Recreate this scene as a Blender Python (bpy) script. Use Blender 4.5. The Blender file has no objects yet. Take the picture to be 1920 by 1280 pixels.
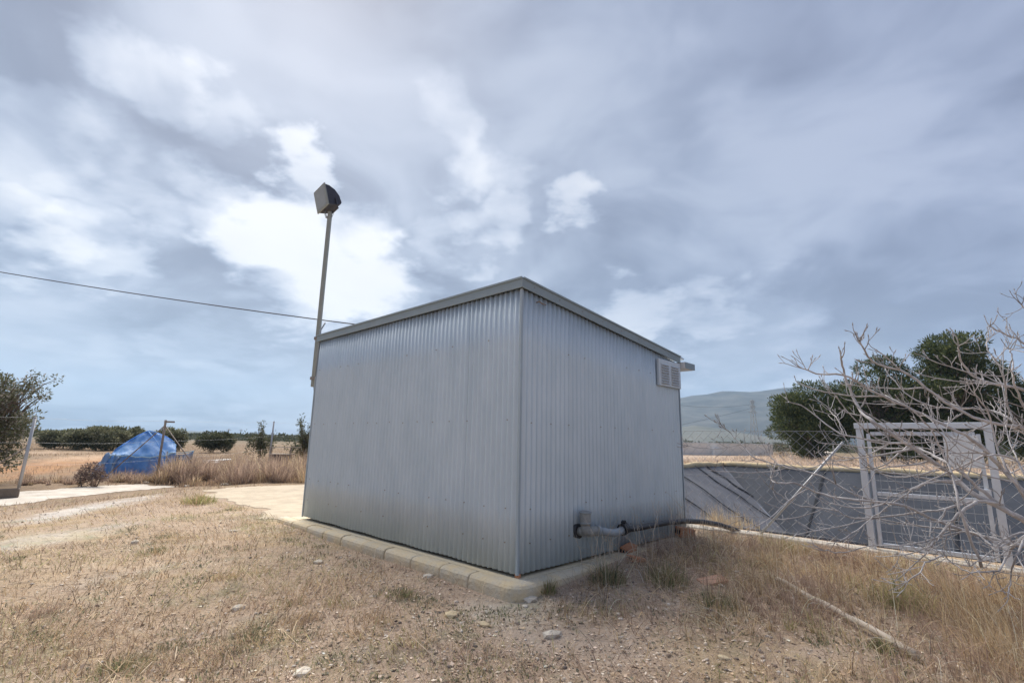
import bpy, math
import numpy as np
from mathutils import Vector, Matrix, noise as mnoise

scene = bpy.context.scene
rng = np.random.default_rng(7)
radians = math.radians

# ------------------------------------------------------------------ camera
FPX, PITCH, ROLL, EYE = 935.477, 0.196564, 0.0199964, 1.5
_cp, _sp = math.cos(PITCH), math.sin(PITCH)
FWD = np.array([0, _cp, _sp]); _U0 = np.array([0, -_sp, _cp]); _R0 = np.array([1.0, 0, 0])
RGT = math.cos(ROLL) * _R0 + math.sin(ROLL) * _U0
UPV = -math.sin(ROLL) * _R0 + math.cos(ROLL) * _U0
cam_data = bpy.data.cameras.new("camera")
cam_data.sensor_width = 36.0
cam_data.lens = 36.0 * FPX / 1920.0
cam_data.clip_start = 0.05
cam_data.clip_end = 20000
cam = bpy.data.objects.new("camera", cam_data)
scene.collection.objects.link(cam)
cam.matrix_world = Matrix(((RGT[0], UPV[0], -FWD[0], 0), (RGT[1], UPV[1], -FWD[1], 0),
                           (RGT[2], UPV[2], -FWD[2], EYE), (0, 0, 0, 1)))
scene.camera = cam

# ------------------------------------------------------------------ world: broken overcast over a Nishita sky
SUN_AZ, SUN_EL = radians(-26.0), radians(48.0)
world = bpy.data.worlds.new("World")
scene.world = world
world.use_nodes = True


def build_world():
    nt = world.node_tree
    N, L = nt.nodes, nt.links
    N.clear()

    def new(t, **kw):
        n = N.new(t)
        for k, v in kw.items():
            setattr(n, k, v)
        return n

    def val(x):
        return x

    def put(sock, x):
        if hasattr(x, "is_output"):
            L.new(x, sock)
        else:
            sock.default_value = x

    def math_(op, a, b=0.0, c=0.0, clamp=False):
        n = new("ShaderNodeMath", operation=op, use_clamp=clamp)
        put(n.inputs[0], a); put(n.inputs[1], b); put(n.inputs[2], c)
        return n.outputs[0]

    def vmath(op, a, b=None):
        n = new("ShaderNodeVectorMath", operation=op)
        put(n.inputs[0], a)
        if b is not None:
            put(n.inputs[1], b)
        return n

    def smooth(x, lo, hi, olo=0.0, ohi=1.0):
        n = new("ShaderNodeMapRange", interpolation_type="SMOOTHSTEP")
        put(n.inputs[0], x)
        n.inputs[1].default_value = lo; n.inputs[2].default_value = hi
        n.inputs[3].default_value = olo; n.inputs[4].default_value = ohi
        return n.outputs[0]

    def mixc(f, a, b):
        n = new("ShaderNodeMix", data_type="RGBA")
        put(n.inputs[0], f); put(n.inputs[6], a); put(n.inputs[7], b)
        return n.outputs[2]

    def noise(vec, scale, detail=5.0, rough=0.5, dist=0.0, lac=2.0):
        n = new("ShaderNodeTexNoise")
        L.new(vec, n.inputs["Vector"])
        n.inputs["Scale"].default_value = scale
        n.inputs["Detail"].default_value = detail
        n.inputs["Roughness"].default_value = rough
        n.inputs["Distortion"].default_value = dist
        n.inputs["Lacunarity"].default_value = lac
        return n

    tc = new("ShaderNodeTexCoord")
    d = vmath("NORMALIZE", tc.outputs["Generated"]).outputs[0]
    sep = new("ShaderNodeSeparateXYZ"); L.new(d, sep.inputs[0])
    X, Y, Z = sep.outputs
    zc = math_("ADD", math_("MAXIMUM", Z, 0.0), 0.22)
    comb = new("ShaderNodeCombineXYZ")
    L.new(math_("DIVIDE", X, zc), comb.inputs[0]); L.new(math_("DIVIDE", Y, zc), comb.inputs[1])
    comb.inputs[2].default_value = 3.7
    P = comb.outputs[0]
    # cloud deck: large masses + medium + wisps
    off = vmath("ADD", P, (CLOUD_OFF[0], CLOUD_OFF[1], 0.0)).outputs[0]
    w0 = noise(off, 1.3, 2.0, 0.5).outputs["Color"]
    w1 = new("ShaderNodeVectorMath", operation="SCALE"); L.new(vmath("SUBTRACT", w0, (0.5, 0.5, 0.5)).outputs[0], w1.inputs[0]); w1.inputs[3].default_value = 0.7
    off = vmath("ADD", off, w1.outputs[0]).outputs[0]
    big = noise(off, 0.85, 3.0, 0.45, 0.0).outputs["Fac"]
    mid = noise(off, 2.3, 4.5, 0.5, 0.0).outputs["Fac"]
    fine = noise(off, 5.0, 3.0, 0.45, 0.0).outputs["Fac"]
    s = math_("ADD", math_("MULTIPLY", big, 0.47), math_("ADD", math_("MULTIPLY", mid, 0.39), math_("MULTIPLY", fine, 0.14)))
    # thin places in the deck, each a warped lobe at its own direction in the sky
    warp = noise(P, 3.4, 6.0, 0.55)
    wv = vmath("SUBTRACT", warp.outputs["Color"], (0.5, 0.5, 0.5)).outputs[0]
    wsc = new("ShaderNodeVectorMath", operation="SCALE"); L.new(wv, wsc.inputs[0]); wsc.inputs[3].default_value = 0.34
    dw = vmath("NORMALIZE", vmath("ADD", d, wsc.outputs[0]).outputs[0]).outputs[0]
    gap = None
    for (az, el, rad, amt) in GAPS:
        az, el = radians(az), radians(el)
        v = (math.sin(az) * math.cos(el), math.cos(az) * math.cos(el), math.sin(el))
        dp = vmath("DOT_PRODUCT", dw, v).outputs["Value"]
        g = smooth(dp, math.cos(radians(rad * 1.30)), math.cos(radians(rad * 0.10)), 0.0, amt * 0.90)
        gap = g if gap is None else math_("ADD", gap, g)
    # brightness of the deck
    bright = math_("ADD", smooth(s, 0.40, 0.62, 0.0, 0.60), gap)
    bright = math_("MULTIPLY", bright, smooth(Z, -0.02, 0.20, 0.75, 1.0))
    bright = math_("MINIMUM", math_("MAXIMUM", bright, 0.0), 1.6)
    ramp = new("ShaderNodeValToRGB")
    L.new(math_("DIVIDE", bright, 1.6), ramp.inputs[0])
    cr = ramp.color_ramp
    cr.interpolation = "B_SPLINE"
    cr.elements[0].position = 0.0; cr.elements[0].color = (0.25, 0.28, 0.375, 1)
    cr.elements[1].position = 1.0; cr.elements[1].color = (1.08, 1.08, 1.06, 1)
    for p, c in ((0.16, (0.35, 0.40, 0.52, 1)), (0.34, (0.49, 0.55, 0.68, 1)), (0.55, (0.745, 0.79, 0.885, 1)), (0.75, (0.97, 0.98, 1.0, 1))):
        e = cr.elements.new(p); e.color = c
    cloud = ramp.outputs[0]
    # a cooler, lavender cast away from the sun
    az_sun = (math.sin(SUN_AZ), math.cos(SUN_AZ), 0.0)
    away = smooth(vmath("DOT_PRODUCT", d, az_sun).outputs["Value"], 0.15, 0.95)
    cloud = mixc(away, mixc(0.75, cloud, mixmul(new, L, cloud, (0.95, 0.94, 1.03, 1))), cloud)
    # pale blue air low down
    low = smooth(Z, 0.0, 0.30, 1.0, 0.0)
    lown = math_("MULTIPLY", low, smooth(mid, 0.38, 0.60, 0.75, 0.12))
    cloud = mixc(lown, cloud, (0.65, 0.72, 0.85, 1))
    # soft light of the veiled sun
    sv = (math.sin(SUN_AZ) * math.cos(radians(27)), math.cos(SUN_AZ) * math.cos(radians(27)), math.sin(radians(27)))
    dpn = vmath("DOT_PRODUCT", d, sv).outputs["Value"]
    glow = math_("MULTIPLY", smooth(dpn, math.cos(radians(34)), 1.0, 0.0, 0.12), smooth(s, 0.34, 0.62, 0.25, 1.0))
    gl = new("ShaderNodeMix", data_type="RGBA", blend_type="ADD")
    gl.inputs[0].default_value = 1.0
    gcol = new("ShaderNodeCombineXYZ")
    for i in range(3):
        L.new(glow, gcol.inputs[i])
    L.new(cloud, gl.inputs[6]); L.new(gcol.outputs[0], gl.inputs[7])
    cloud = gl.outputs[2]
    sky = new("ShaderNodeTexSky", sky_type="NISHITA")
    sky.sun_disc = False
    sky.sun_elevation = SUN_EL
    sky.sun_rotation = SUN_AZ
    sky.air_density = 1.0; sky.dust_density = 1.5; sky.ozone_density = 1.0
    sc = new("ShaderNodeVectorMath", operation="SCALE")
    L.new(cloud, sc.inputs[0]); sc.inputs[3].default_value = 0.535 / 0.1
    final = mixc(0.93, sky.outputs[0], sc.outputs[0])
    bg = new("ShaderNodeBackground")
    L.new(final, bg.inputs[0])
    bg.inputs[1].default_value = 0.1
    out = new("ShaderNodeOutputWorld")
    L.new(bg.outputs[0], out.inputs[0])


def mixmul(new, L, a, c):
    n = new("ShaderNodeMix", data_type="RGBA", blend_type="MULTIPLY")
    n.inputs[0].default_value = 1.0
    L.new(a, n.inputs[6]); n.inputs[7].default_value = c
    return n.outputs[2]


CLOUD_OFF = (-3.7, 0.8)
# (azimuth from straight ahead, elevation, radius in degrees, strength)
GAPS = [(-47, 23.2, 4.5, 0.40), (-41.5, 22.7, 3.5, 0.30), (-36.5, 22.3, 3.5, 0.25), (-31.5, 22, 3.5, 0.40), (-27.5, 20.5, 5, 0.60), (-22.5, 18.5, 7.5, 1.05), (-17.5, 16.3, 5, 0.60), (-12, 15.3, 4, 0.40),
        (-47, 16.6, 4, 0.65), (-41.5, 15.5, 3.5, 0.60), (-38.5, 32, 3.8, 0.60), (-32, 31, 3, 0.35), (-25.5, 28.5, 2.6, 0.9),
        (-9, 34.5, 3.5, 0.32), (-5.5, 32, 3.5, 0.32), (-3, 29.5, 3.5, 0.35), (6.2, 25.6, 2.8, 0.60), (-4, 24, 3.2, 0.45), (-9.5, 23, 3, 0.30),
        (15.4, 14.4, 3.8, 0.65), (21.7, 14.6, 3.5, 0.40), (27, 10, 6, 0.30), (-31, 6.5, 5, 0.40), (-45, 8, 5, 0.25)]
build_world()

sun_data = bpy.data.lights.new("sun", "SUN")
sun_data.energy = 3.6
sun_data.angle = radians(55)
sun_data.color = (1.0, 0.93, 0.82)
sun = bpy.data.objects.new("sun", sun_data)
scene.collection.objects.link(sun)
_sd = Vector((math.sin(SUN_AZ) * math.cos(SUN_EL), math.cos(SUN_AZ) * math.cos(SUN_EL), math.sin(SUN_EL)))
sun.rotation_euler = _sd.to_track_quat("Z", "Y").to_euler()
sun.location = (0, 0, 30)

vs = scene.view_settings
vs.view_transform = "Standard"; vs.look = "None"; vs.gamma = 1.0; vs.use_curve_mapping = False
vs.exposure = 0.80
try:
    scene.cycles.use_denoising = True
    scene.cycles.max_bounces = 6
    scene.cycles.volume_bounces = 1
    scene.cycles.transparent_max_bounces = 8
    scene.cycles.sample_clamp_indirect = 4
except Exception:
    pass

# ------------------------------------------------------------------ helpers
COL = scene.collection


def ray(x, y):
    return FWD + RGT * (x - 960) / FPX - UPV * (y - 640) / FPX


def on_z(x, y, z):
    d = ray(x, y)
    return d * ((z - EYE) / d[2]) + np.array([0, 0, EYE])


def at(x, y, Y):
    d = ray(x, y)
    return d * (Y / d[1]) + np.array([0, 0, EYE])


YAW = 0.769996
CORNER = np.array([0.0902, 4.9316])
AX_U = np.array([-math.cos(YAW), math.sin(YAW)])     # along the left wall
AX_V = np.array([math.sin(YAW), math.cos(YAW)])      # along the right wall
ROTZ = math.atan2(AX_V[1], AX_V[0])                  # local x = v, local y = u


def UV(u, v, z=0.0):
    p = CORNER + AX_U * u + AX_V * v
    return np.array([p[0], p[1], z])


def uv_of(x, y):
    rx, ry = x - CORNER[0], y - CORNER[1]
    return rx * AX_U[0] + ry * AX_U[1], rx * AX_V[0] + ry * AX_V[1]


class MB:
    """collects shapes; build() links them as one mesh object"""

    def __init__(self):
        self.v = []; self.f = []; self.sm = []

    def add(self, vs_, fs, smooth=False):
        o = len(self.v)
        self.v.extend([tuple(map(float, q)) for q in vs_])
        self.f.extend([tuple(i + o for i in f) for f in fs])
        self.sm.extend([smooth] * len(fs))
        return self

    def box(self, c, s, M=None):
        hx, hy, hz = s[0] / 2, s[1] / 2, s[2] / 2
        q = [Vector((sx * hx, sy * hy, sz * hz)) for sx in (-1, 1) for sy in (-1, 1) for sz in (-1, 1)]
        if M is not None:
            q = [M @ p for p in q]
        c = Vector(c)
        q = [p + c for p in q]
        return self.add(q, [(0, 1, 3, 2), (4, 6, 7, 5), (0, 4, 5, 1), (2, 3, 7, 6), (0, 2, 6, 4), (1, 5, 7, 3)])

    def bar(self, a, b, w, h=None, up=(0, 0, 1)):
        h = h or w
        a, b = Vector(a), Vector(b)
        d = (b - a); ln = d.length; d.normalize()
        up = Vector(up)
        if abs(d.dot(up)) > 0.98:
            up = Vector((0, 1, 0))
        x = d.cross(up).normalized(); y = x.cross(d).normalized()
        M = Matrix((x, d, y)).transposed()
        return self.box((a + b) / 2, (w, ln, h), M)

    def tube(self, pts, r, n=8, caps=True, smooth=True):
        pts = [Vector(p) for p in pts]
        rs = r if hasattr(r, "__len__") else [r] * len(pts)
        vs_, fs = [], []
        prev = None
        for i, p in enumerate(pts):
            t = (pts[min(i + 1, len(pts) - 1)] - pts[max(i - 1, 0)])
            if t.length < 1e-9:
                t = Vector((0, 0, 1))
            t.normalize()
            if prev is None:
                ref = Vector((0, 0, 1)) if abs(t.z) < 0.9 else Vector((1, 0, 0))
                x = t.cross(ref).normalized()
            else:
                x = prev - t * prev.dot(t)
                x = x.normalized() if x.length > 1e-6 else t.orthogonal().normalized()
            prev = x
            y = t.cross(x)
            for k in range(n):
                a_ = 2 * math.pi * k / n
                vs_.append(p + (x * math.cos(a_) + y * math.sin(a_)) * rs[i])
        for i in range(len(pts) - 1):
            for k in range(n):
                k2 = (k + 1) % n
                fs.append((i * n + k, i * n + k2, (i + 1) * n + k2, (i + 1) * n + k))
        o = len(self.v)
        self.add(vs_, fs, smooth)
        if caps:
            m = len(pts)
            self.f.append(tuple(o + k for k in reversed(range(n)))); self.sm.append(False)
            self.f.append(tuple(o + (m - 1) * n + k for k in range(n))); self.sm.append(False)
        return self

    def prism(self, poly, axis_vec):
        """extrude a 3D polygon"""
        n = len(poly)
        a = [Vector(p) for p in poly]; b = [p + Vector(axis_vec) for p in a]
        fs = [tuple(reversed(range(n))), tuple(range(n, 2 * n))]
        for i in range(n):
            j = (i + 1) % n
            fs.append((i, j, n + j, n + i))
        return self.add(a + b, fs)

    def build(self, name, mat, parent=None, bevel=0.0):
        me = bpy.data.meshes.new(name)
        me.from_pydata(self.v, [], self.f)
        me.polygons.foreach_set("use_smooth", self.sm)
        me.materials.append(mat)
        me.update()
        o = bpy.data.objects.new(name, me)
        COL.objects.link(o)
        if parent is not None:
            o.parent = parent
        if bevel:
            m = o.modifiers.new("bevel", "BEVEL")
            m.width = bevel; m.segments = 2; m.limit_method = "ANGLE"; m.angle_limit = radians(40)
        return o


def np_mesh(name, verts, tris, mat, col=None, smooth=False, parent=None):
    """fast triangle mesh from numpy arrays, with an optional per-vertex colour"""
    me = bpy.data.meshes.new(name)
    nv, nf = len(verts), len(tris)
    me.vertices.add(nv)
    me.vertices.foreach_set("co", np.ascontiguousarray(verts, np.float32).ravel())
    me.loops.add(nf * 3)
    me.loops.foreach_set("vertex_index", np.ascontiguousarray(tris, np.int32).ravel())
    me.polygons.add(nf)
    me.polygons.foreach_set("loop_start", np.arange(0, nf * 3, 3, dtype=np.int32))
    me.polygons.foreach_set("use_smooth", np.full(nf, smooth))
    if col is not None:
        at_ = me.color_attributes.new("Col", "FLOAT_COLOR", "POINT")
        c4 = np.ones((nv, 4), np.float32); c4[:, :3] = col
        at_.data.foreach_set("color", c4.ravel())
    me.materials.append(mat)
    me.update(calc_edges=True)
    me.validate()
    o = bpy.data.objects.new(name, me)
    COL.objects.link(o)
    if parent is not None:
        o.parent = parent
    return o


def tag(o, label=None, cat=None, group=None, kind=None):
    if label: o["label"] = label
    if cat: o["category"] = cat
    if group: o["group"] = group
    if kind: o["kind"] = kind
    return o


def thing(name, label, cat, loc=(0, 0, 0), rz=0.0, group=None):
    o = bpy.data.objects.new(name, None)
    o.empty_display_size = 0.2
    COL.objects.link(o)
    o.location = tuple(map(float, loc)); o.rotation_euler = (0, 0, rz)
    return tag(o, label, cat, group)


# ------------------------------------------------------------------ materials
def material(name, color, rough=0.8, metal=0.0, var=0.0, var_scale=4.0, color2=None, bump=0.0, bump_scale=30.0,
             stretch=None, rand=0.0, spec=0.5, attr=False, trans=0.0):
    m = bpy.data.materials.new(name)
    m.use_nodes = True
    nt = m.node_tree; N, L = nt.nodes, nt.links
    b = N["Principled BSDF"]
    b.inputs["Roughness"].default_value = rough
    b.inputs["Metallic"].default_value = metal
    b.inputs["Specular IOR Level"].default_value = spec
    tc = N.new("ShaderNodeTexCoord")
    vec = tc.outputs["Object"]
    if stretch:
        mp = N.new("ShaderNodeMapping"); mp.inputs["Scale"].default_value = stretch
        L.new(vec, mp.inputs[0]); vec = mp.outputs[0]
    if attr:
        at_ = N.new("ShaderNodeAttribute"); at_.attribute_name = "Col"
        base = at_.outputs["Color"]
    else:
        rgb = N.new("ShaderNodeRGB"); rgb.outputs[0].default_value = (*color, 1)
        base = rgb.outputs[0]
    if var or color2:
        nz = N.new("ShaderNodeTexNoise")
        nz.inputs["Scale"].default_value = var_scale; nz.inputs["Detail"].default_value = 6
        nz.inputs["Roughness"].default_value = 0.6
        L.new(vec, nz.inputs["Vector"])
        mr = N.new("ShaderNodeMapRange"); mr.inputs[1].default_value = 0.32; mr.inputs[2].default_value = 0.68
        L.new(nz.outputs["Fac"], mr.inputs[0])
        mx = N.new("ShaderNodeMix"); mx.data_type = "RGBA"
        L.new(mr.outputs[0], mx.inputs[0])
        if color2:
            L.new(base, mx.inputs[6]); mx.inputs[7].default_value = (*color2, 1)
            base = mx.outputs[2]
        else:
            mx.blend_type = "MULTIPLY"; mx.inputs[0].default_value = 1.0
            g = N.new("ShaderNodeMapRange"); g.inputs[1].default_value = 0.3; g.inputs[2].default_value = 0.7
            g.inputs[3].default_value = 1 - var; g.inputs[4].default_value = 1 + var
            L.new(nz.outputs["Fac"], g.inputs[0])
            cb = N.new("ShaderNodeCombineXYZ")
            for i in range(3):
                L.new(g.outputs[0], cb.inputs[i])
            L.new(base, mx.inputs[6]); L.new(cb.outputs[0], mx.inputs[7])
            base = mx.outputs[2]
    if rand:
        oi = N.new("ShaderNodeObjectInfo")
        hsv = N.new("ShaderNodeHueSaturation")
        r = N.new("ShaderNodeMapRange"); r.inputs[3].default_value = 1 - rand; r.inputs[4].default_value = 1 + rand
        L.new(oi.outputs["Random"], r.inputs[0]); L.new(r.outputs[0], hsv.inputs["Value"])
        L.new(base, hsv.inputs["Color"]); base = hsv.outputs[0]
    L.new(base, b.inputs["Base Color"])
    if bump:
        nz2 = N.new("ShaderNodeTexNoise"); nz2.inputs["Scale"].default_value = bump_scale
        nz2.inputs["Detail"].default_value = 8
        L.new(vec, nz2.inputs["Vector"])
        bp = N.new("ShaderNodeBump"); bp.inputs["Strength"].default_value = bump; bp.inputs["Distance"].default_value = 0.02
        L.new(nz2.outputs["Fac"], bp.inputs["Height"]); L.new(bp.outputs[0], b.inputs["Normal"])
    if trans:
        # thin leaves let some light through
        out = N["Material Output"]
        tr = N.new("ShaderNodeBsdfTranslucent"); L.new(base, tr.inputs[0])
        ms = N.new("ShaderNodeMixShader"); ms.inputs[0].default_value = trans
        L.new(b.outputs[0], ms.inputs[1]); L.new(tr.outputs[0], ms.inputs[2]); L.new(ms.outputs[0], out.inputs[0])
    return m


M = {}
M["zinc"] = material("galvanised_sheet", (0.51, 0.595, 0.655), 0.55, 0.40, color2=(0.585, 0.665, 0.725), var=0.1, var_scale=2.2,
                     stretch=(1.6, 1.6, 0.7), rand=0.03, bump=0.05, bump_scale=60)
M["flash"] = material("grey_flashing", (0.265, 0.32, 0.345), 0.55, 0.2, var=0.08, var_scale=5)
M["trim"] = material("corner_flashing", (0.38, 0.445, 0.49), 0.6, 0.3, var=0.1, var_scale=4, stretch=(2, 2, 0.5))
M["zinc_light"] = material("zinc_plate", (0.58, 0.62, 0.65), 0.5, 0.4, var=0.06, var_scale=8)
M["dark"] = material("dark_gap", (0.03, 0.03, 0.033), 0.9)
M["pole"] = material("painted_pole", (0.30, 0.305, 0.27), 0.5, 0.3, var=0.15, var_scale=9)
M["lampbody"] = material("lamp_casing", (0.055, 0.055, 0.07), 0.55, 0.2, var=0.2, var_scale=12)
M["lampglass"] = material("lamp_glass", (0.30, 0.31, 0.30), 0.25, 0.1, var=0.15, var_scale=9)
M["concrete"] = material("concrete", (0.58, 0.52, 0.40), 0.9, color2=(0.70, 0.59, 0.40), var_scale=2.6, bump=0.25, bump_scale=45)
M["kerb"] = material("kerb_concrete", (0.58, 0.53, 0.43), 0.9, color2=(0.68, 0.54, 0.33), var_scale=5.2, bump=0.7, bump_scale=38, rand=0.09)
M["strip"] = material("pale_concrete", (0.52, 0.48, 0.42), 0.9, var=0.2, var_scale=4, bump=0.3, bump_scale=35)
M["pvc"] = material("grey_pvc", (0.30, 0.335, 0.365), 0.4, var=0.12, var_scale=12)
M["pvc_old"] = material("dusty_fitting", (0.22, 0.23, 0.225), 0.75, color2=(0.34, 0.335, 0.31), var_scale=25)
M["black"] = material("black_plastic", (0.028, 0.029, 0.033), 0.42, var=0.3, var_scale=7)
M["brick"] = material("orange_brick", (0.48, 0.19, 0.09), 0.9, color2=(0.55, 0.30, 0.18), var_scale=9, bump=0.3, bump_scale=50, rand=0.06)
M["tile"] = material("pinkish_tile", (0.62, 0.40, 0.29), 0.9, color2=(0.54, 0.30, 0.20), var_scale=9, bump=0.3, bump_scale=50)
M["stone"] = material("limestone", (0.72, 0.66, 0.56), 0.95, color2=(0.50, 0.44, 0.36), var_scale=14, bump=0.9, bump_scale=26, rand=0.12)
M["stone_y"] = material("ochre_limestone", (0.60, 0.49, 0.30), 0.95, color2=(0.46, 0.38, 0.28), var_scale=7, bump=0.5, bump_scale=22)
M["gravel"] = material("gravel_mix", (0.5, 0.46, 0.4), 0.95, attr=True)
M["galv"] = material("galvanised_tube", (0.66, 0.69, 0.73), 0.42, 0.45, var=0.12, var_scale=14)
M["wire"] = material("fence_wire", (0.42, 0.43, 0.45), 0.5, 0.5)
M["rust"] = material("rusty_post", (0.30, 0.27, 0.25), 0.7, 0.3, color2=(0.26, 0.19, 0.14), var_scale=8)
M["white"] = material("white_panel", (0.72, 0.74, 0.75), 0.5, var=0.08, var_scale=5)
M["wall"] = material("whitewash", (0.88, 0.86, 0.83), 0.9, color2=(0.76, 0.71, 0.65), var_scale=0.35, bump=0.2, bump_scale=6)
M["wood"] = material("bleached_wood", (0.58, 0.52, 0.44), 0.85, color2=(0.46, 0.38, 0.30), var_scale=5, stretch=(6, 0.6, 6), bump=0.3, bump_scale=20)
M["darkwood"] = material("dark_boards", (0.085, 0.06, 0.06), 0.9, var=0.3, var_scale=5)
M["liner"] = material("pond_liner", (0.034, 0.040, 0.054), 0.75, color2=(0.062, 0.070, 0.088), var_scale=0.5, bump=1.0, bump_scale=2.2, spec=0.12)
M["liner_dust"] = material("dusty_liner", (0.19, 0.195, 0.215), 0.75, color2=(0.11, 0.117, 0.14), var_scale=0.6, bump=1.0, bump_scale=2.2, spec=0.12)
M["seam"] = material("liner_seam", (0.022, 0.025, 0.032), 0.8, var=0.2, var_scale=1.0, spec=0.1)
M["rimcap"] = material("rim_sand", (0.58, 0.46, 0.28), 0.9, var=0.15, var_scale=0.5)
M["tarp"] = material("blue_tarpaulin", (0.15, 0.43, 0.84), 0.5, color2=(0.34, 0.62, 0.92), var_scale=2.0, bump=0.7, bump_scale=6, trans=0.45)
M["tarp_pale"] = material("faded_tarpaulin", (0.26, 0.42, 0.66), 0.55, color2=(0.42, 0.55, 0.72), var_scale=2.4, bump=0.4, bump_scale=5, trans=0.15)
M["rope"] = material("pale_rope", (0.42, 0.60, 0.68), 0.7)
M["bark"] = material("pale_fig_bark", (0.60, 0.58, 0.58), 0.85, color2=(0.30, 0.28, 0.28), var_scale=9, bump=0.4, bump_scale=60)
M["twig"] = material("dark_twig_bark", (0.20, 0.18, 0.178), 0.85, color2=(0.42, 0.40, 0.39), var_scale=6)
M["trunk"] = material("brown_bark", (0.16, 0.125, 0.10), 0.9, var=0.3, var_scale=5, bump=0.5, bump_scale=25)
M["leaf"] = material("foliage", (0.07, 0.09, 0.05), 0.65, attr=True, trans=0.35, spec=0.25)
M["grass"] = material("dry_grass", (0.5, 0.4, 0.26), 0.8, attr=True, trans=0.5, spec=0.2)
M["track"] = material("white_gravel", (0.66, 0.61, 0.54), 0.95, color2=(0.48, 0.42, 0.35), var_scale=2.3, bump=0.5, bump_scale=9)
M["apron"] = material("sandy_apron", (0.60, 0.51, 0.38), 0.95, color2=(0.44, 0.36, 0.265), var_scale=3.0, bump=0.9, bump_scale=14)
M["pylon"] = material("pylon_steel", (0.42, 0.40, 0.38), 0.6, 0.2)
M["cable"] = material("black_cable", (0.04, 0.04, 0.045), 0.6)


def ground_material():
    m = bpy.data.materials.new("dry_soil"); m.use_nodes = True
    nt = m.node_tree; N, L = nt.nodes, nt.links
    b = N["Principled BSDF"]; b.inputs["Roughness"].default_value = 0.95; b.inputs["Specular IOR Level"].default_value = 0.15
    tc = N.new("ShaderNodeTexCoord"); vec = tc.outputs["Object"]

    def nz(scale, detail=6, rough=0.6, dist=0.0):
        n = N.new("ShaderNodeTexNoise"); L.new(vec, n.inputs["Vector"])
        n.inputs["Scale"].default_value = scale; n.inputs["Detail"].default_value = detail
        n.inputs["Roughness"].default_value = rough; n.inputs["Distortion"].default_value = dist
        return n.outputs["Fac"]

    def rng_(x, lo, hi, a=0.0, c=1.0):
        r = N.new("ShaderNodeMapRange"); r.interpolation_type = "SMOOTHSTEP"
        L.new(x, r.inputs[0]); r.inputs[1].default_value = lo; r.inputs[2].default_value = hi
        r.inputs[3].default_value = a; r.inputs[4].default_value = c
        return r.outputs[0]

    def mix(f, a, c, mode="MIX"):
        n = N.new("ShaderNodeMix"); n.data_type = "RGBA"; n.blend_type = mode
        for s, x in ((0, f), (6, a), (7, c)):
            if hasattr(x, "is_output"): L.new(x, n.inputs[s])
            else: n.inputs[s].default_value = x
        return n.outputs[2]
    at_ = N.new("ShaderNodeAttribute"); at_.attribute_name = "Col"
    base = at_.outputs["Color"]
    base = mix(rng_(nz(1.3, 5), 0.42, 0.66, 0, 0.55), base, (0.811, 0.793, 0.803, 1), "MULTIPLY")
    base = mix(rng_(nz(3.4, 6), 0.50, 0.70, 0, 0.6), base, (1.132, 1.171, 1.213, 1), "MULTIPLY")
    base = mix(rng_(nz(9.0, 6, 0.7), 0.50, 0.72, 0, 0.55), base, (0.547, 0.573, 0.623, 1), "MULTIPLY")
    base = mix(rng_(nz(2.1, 4), 0.60, 0.74, 0, 0.45), base, (0.604, 0.707, 0.607, 1), "MULTIPLY")
    base = mix(rng_(nz(34.0, 5, 0.7), 0.55, 0.74, 0, 0.65), base, (1.245, 1.378, 1.541, 1), "MULTIPLY")
    base = mix(rng_(nz(60.0, 4, 0.7), 0.54, 0.70, 0, 0.5), base, (0.453, 0.463, 0.492, 1), "MULTIPLY")
    base = mix(rng_(nz(0.9, 5, 0.6, 0.4), 0.52, 0.66, 0, 0.6), base, (0.943, 0.915, 0.721, 1), "MULTIPLY")
    base = mix(rng_(nz(1.7, 6, 0.65, 0.3), 0.54, 0.66, 0, 0.55), base, (0.566, 0.695, 0.623, 1), "MULTIPLY")
    base = mix(rng_(nz(5.5, 6, 0.7, 0.5), 0.55, 0.68, 0, 0.6), base, (0.472, 0.463, 0.492, 1), "MULTIPLY")
    base = mix(rng_(nz(14.0, 5, 0.7), 0.57, 0.68, 0, 0.6), base, (1.321, 1.439, 1.541, 1), "MULTIPLY")
    L.new(base, b.inputs["Base Color"])
    bp = N.new("ShaderNodeBump"); bp.inputs["Strength"].default_value = 1.0; bp.inputs["Distance"].default_value = 0.03
    ad = N.new("ShaderNodeMath"); ad.operation = "ADD"
    L.new(nz(24, 8, 0.7), ad.inputs[0]); L.new(nz(5, 4), ad.inputs[1])
    L.new(ad.outputs[0], bp.inputs["Height"]); L.new(bp.outputs[0], b.inputs["Normal"])
    return m


M["ground"] = ground_material()

# ------------------------------------------------------------------ terrain
BU0, BU1, BV0, BV1 = -24.0, 9.8, 4.55, 29.6          # rim of the pond in shed axes
RIM_Z = 0.26
CTRL = np.array([
    (0, 0, 0.0), (-3, 3.4, 0.0), (3.3, 3.6, 0.08), (0, 3.5, 0.04), (0.05, 4.5, 0.10), (-1.74, 6.3, 0.14), (-3.4, 7.9, 0.19),
    (0.70, 5.0, 0.19), (1.3, 5.6, 0.29), (2.3, 6.7, 0.30), (3.3, 7.2, 0.27), (4.9, 5.3, 0.26), (2.2, 4.6, 0.16),
    (-10, 11, 0.0), (-10.4, 15, 0.0), (-13, 17, 0.0), (-6.9, 11.2, 0.20), (-6, 13, 0.22), (-4, 9, 0.21), (-5, 6, 0.08),
    (-13, 26, 0.05), (0, 22, 0.2), (-30, 40, 0.0), (30, 60, 0.25), (0, -12, 0.0), (0, 60, 0.15), (-60, 20, 0), (8, 3, 0.15), (1.2, 8.5, 0.15)])


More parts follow.
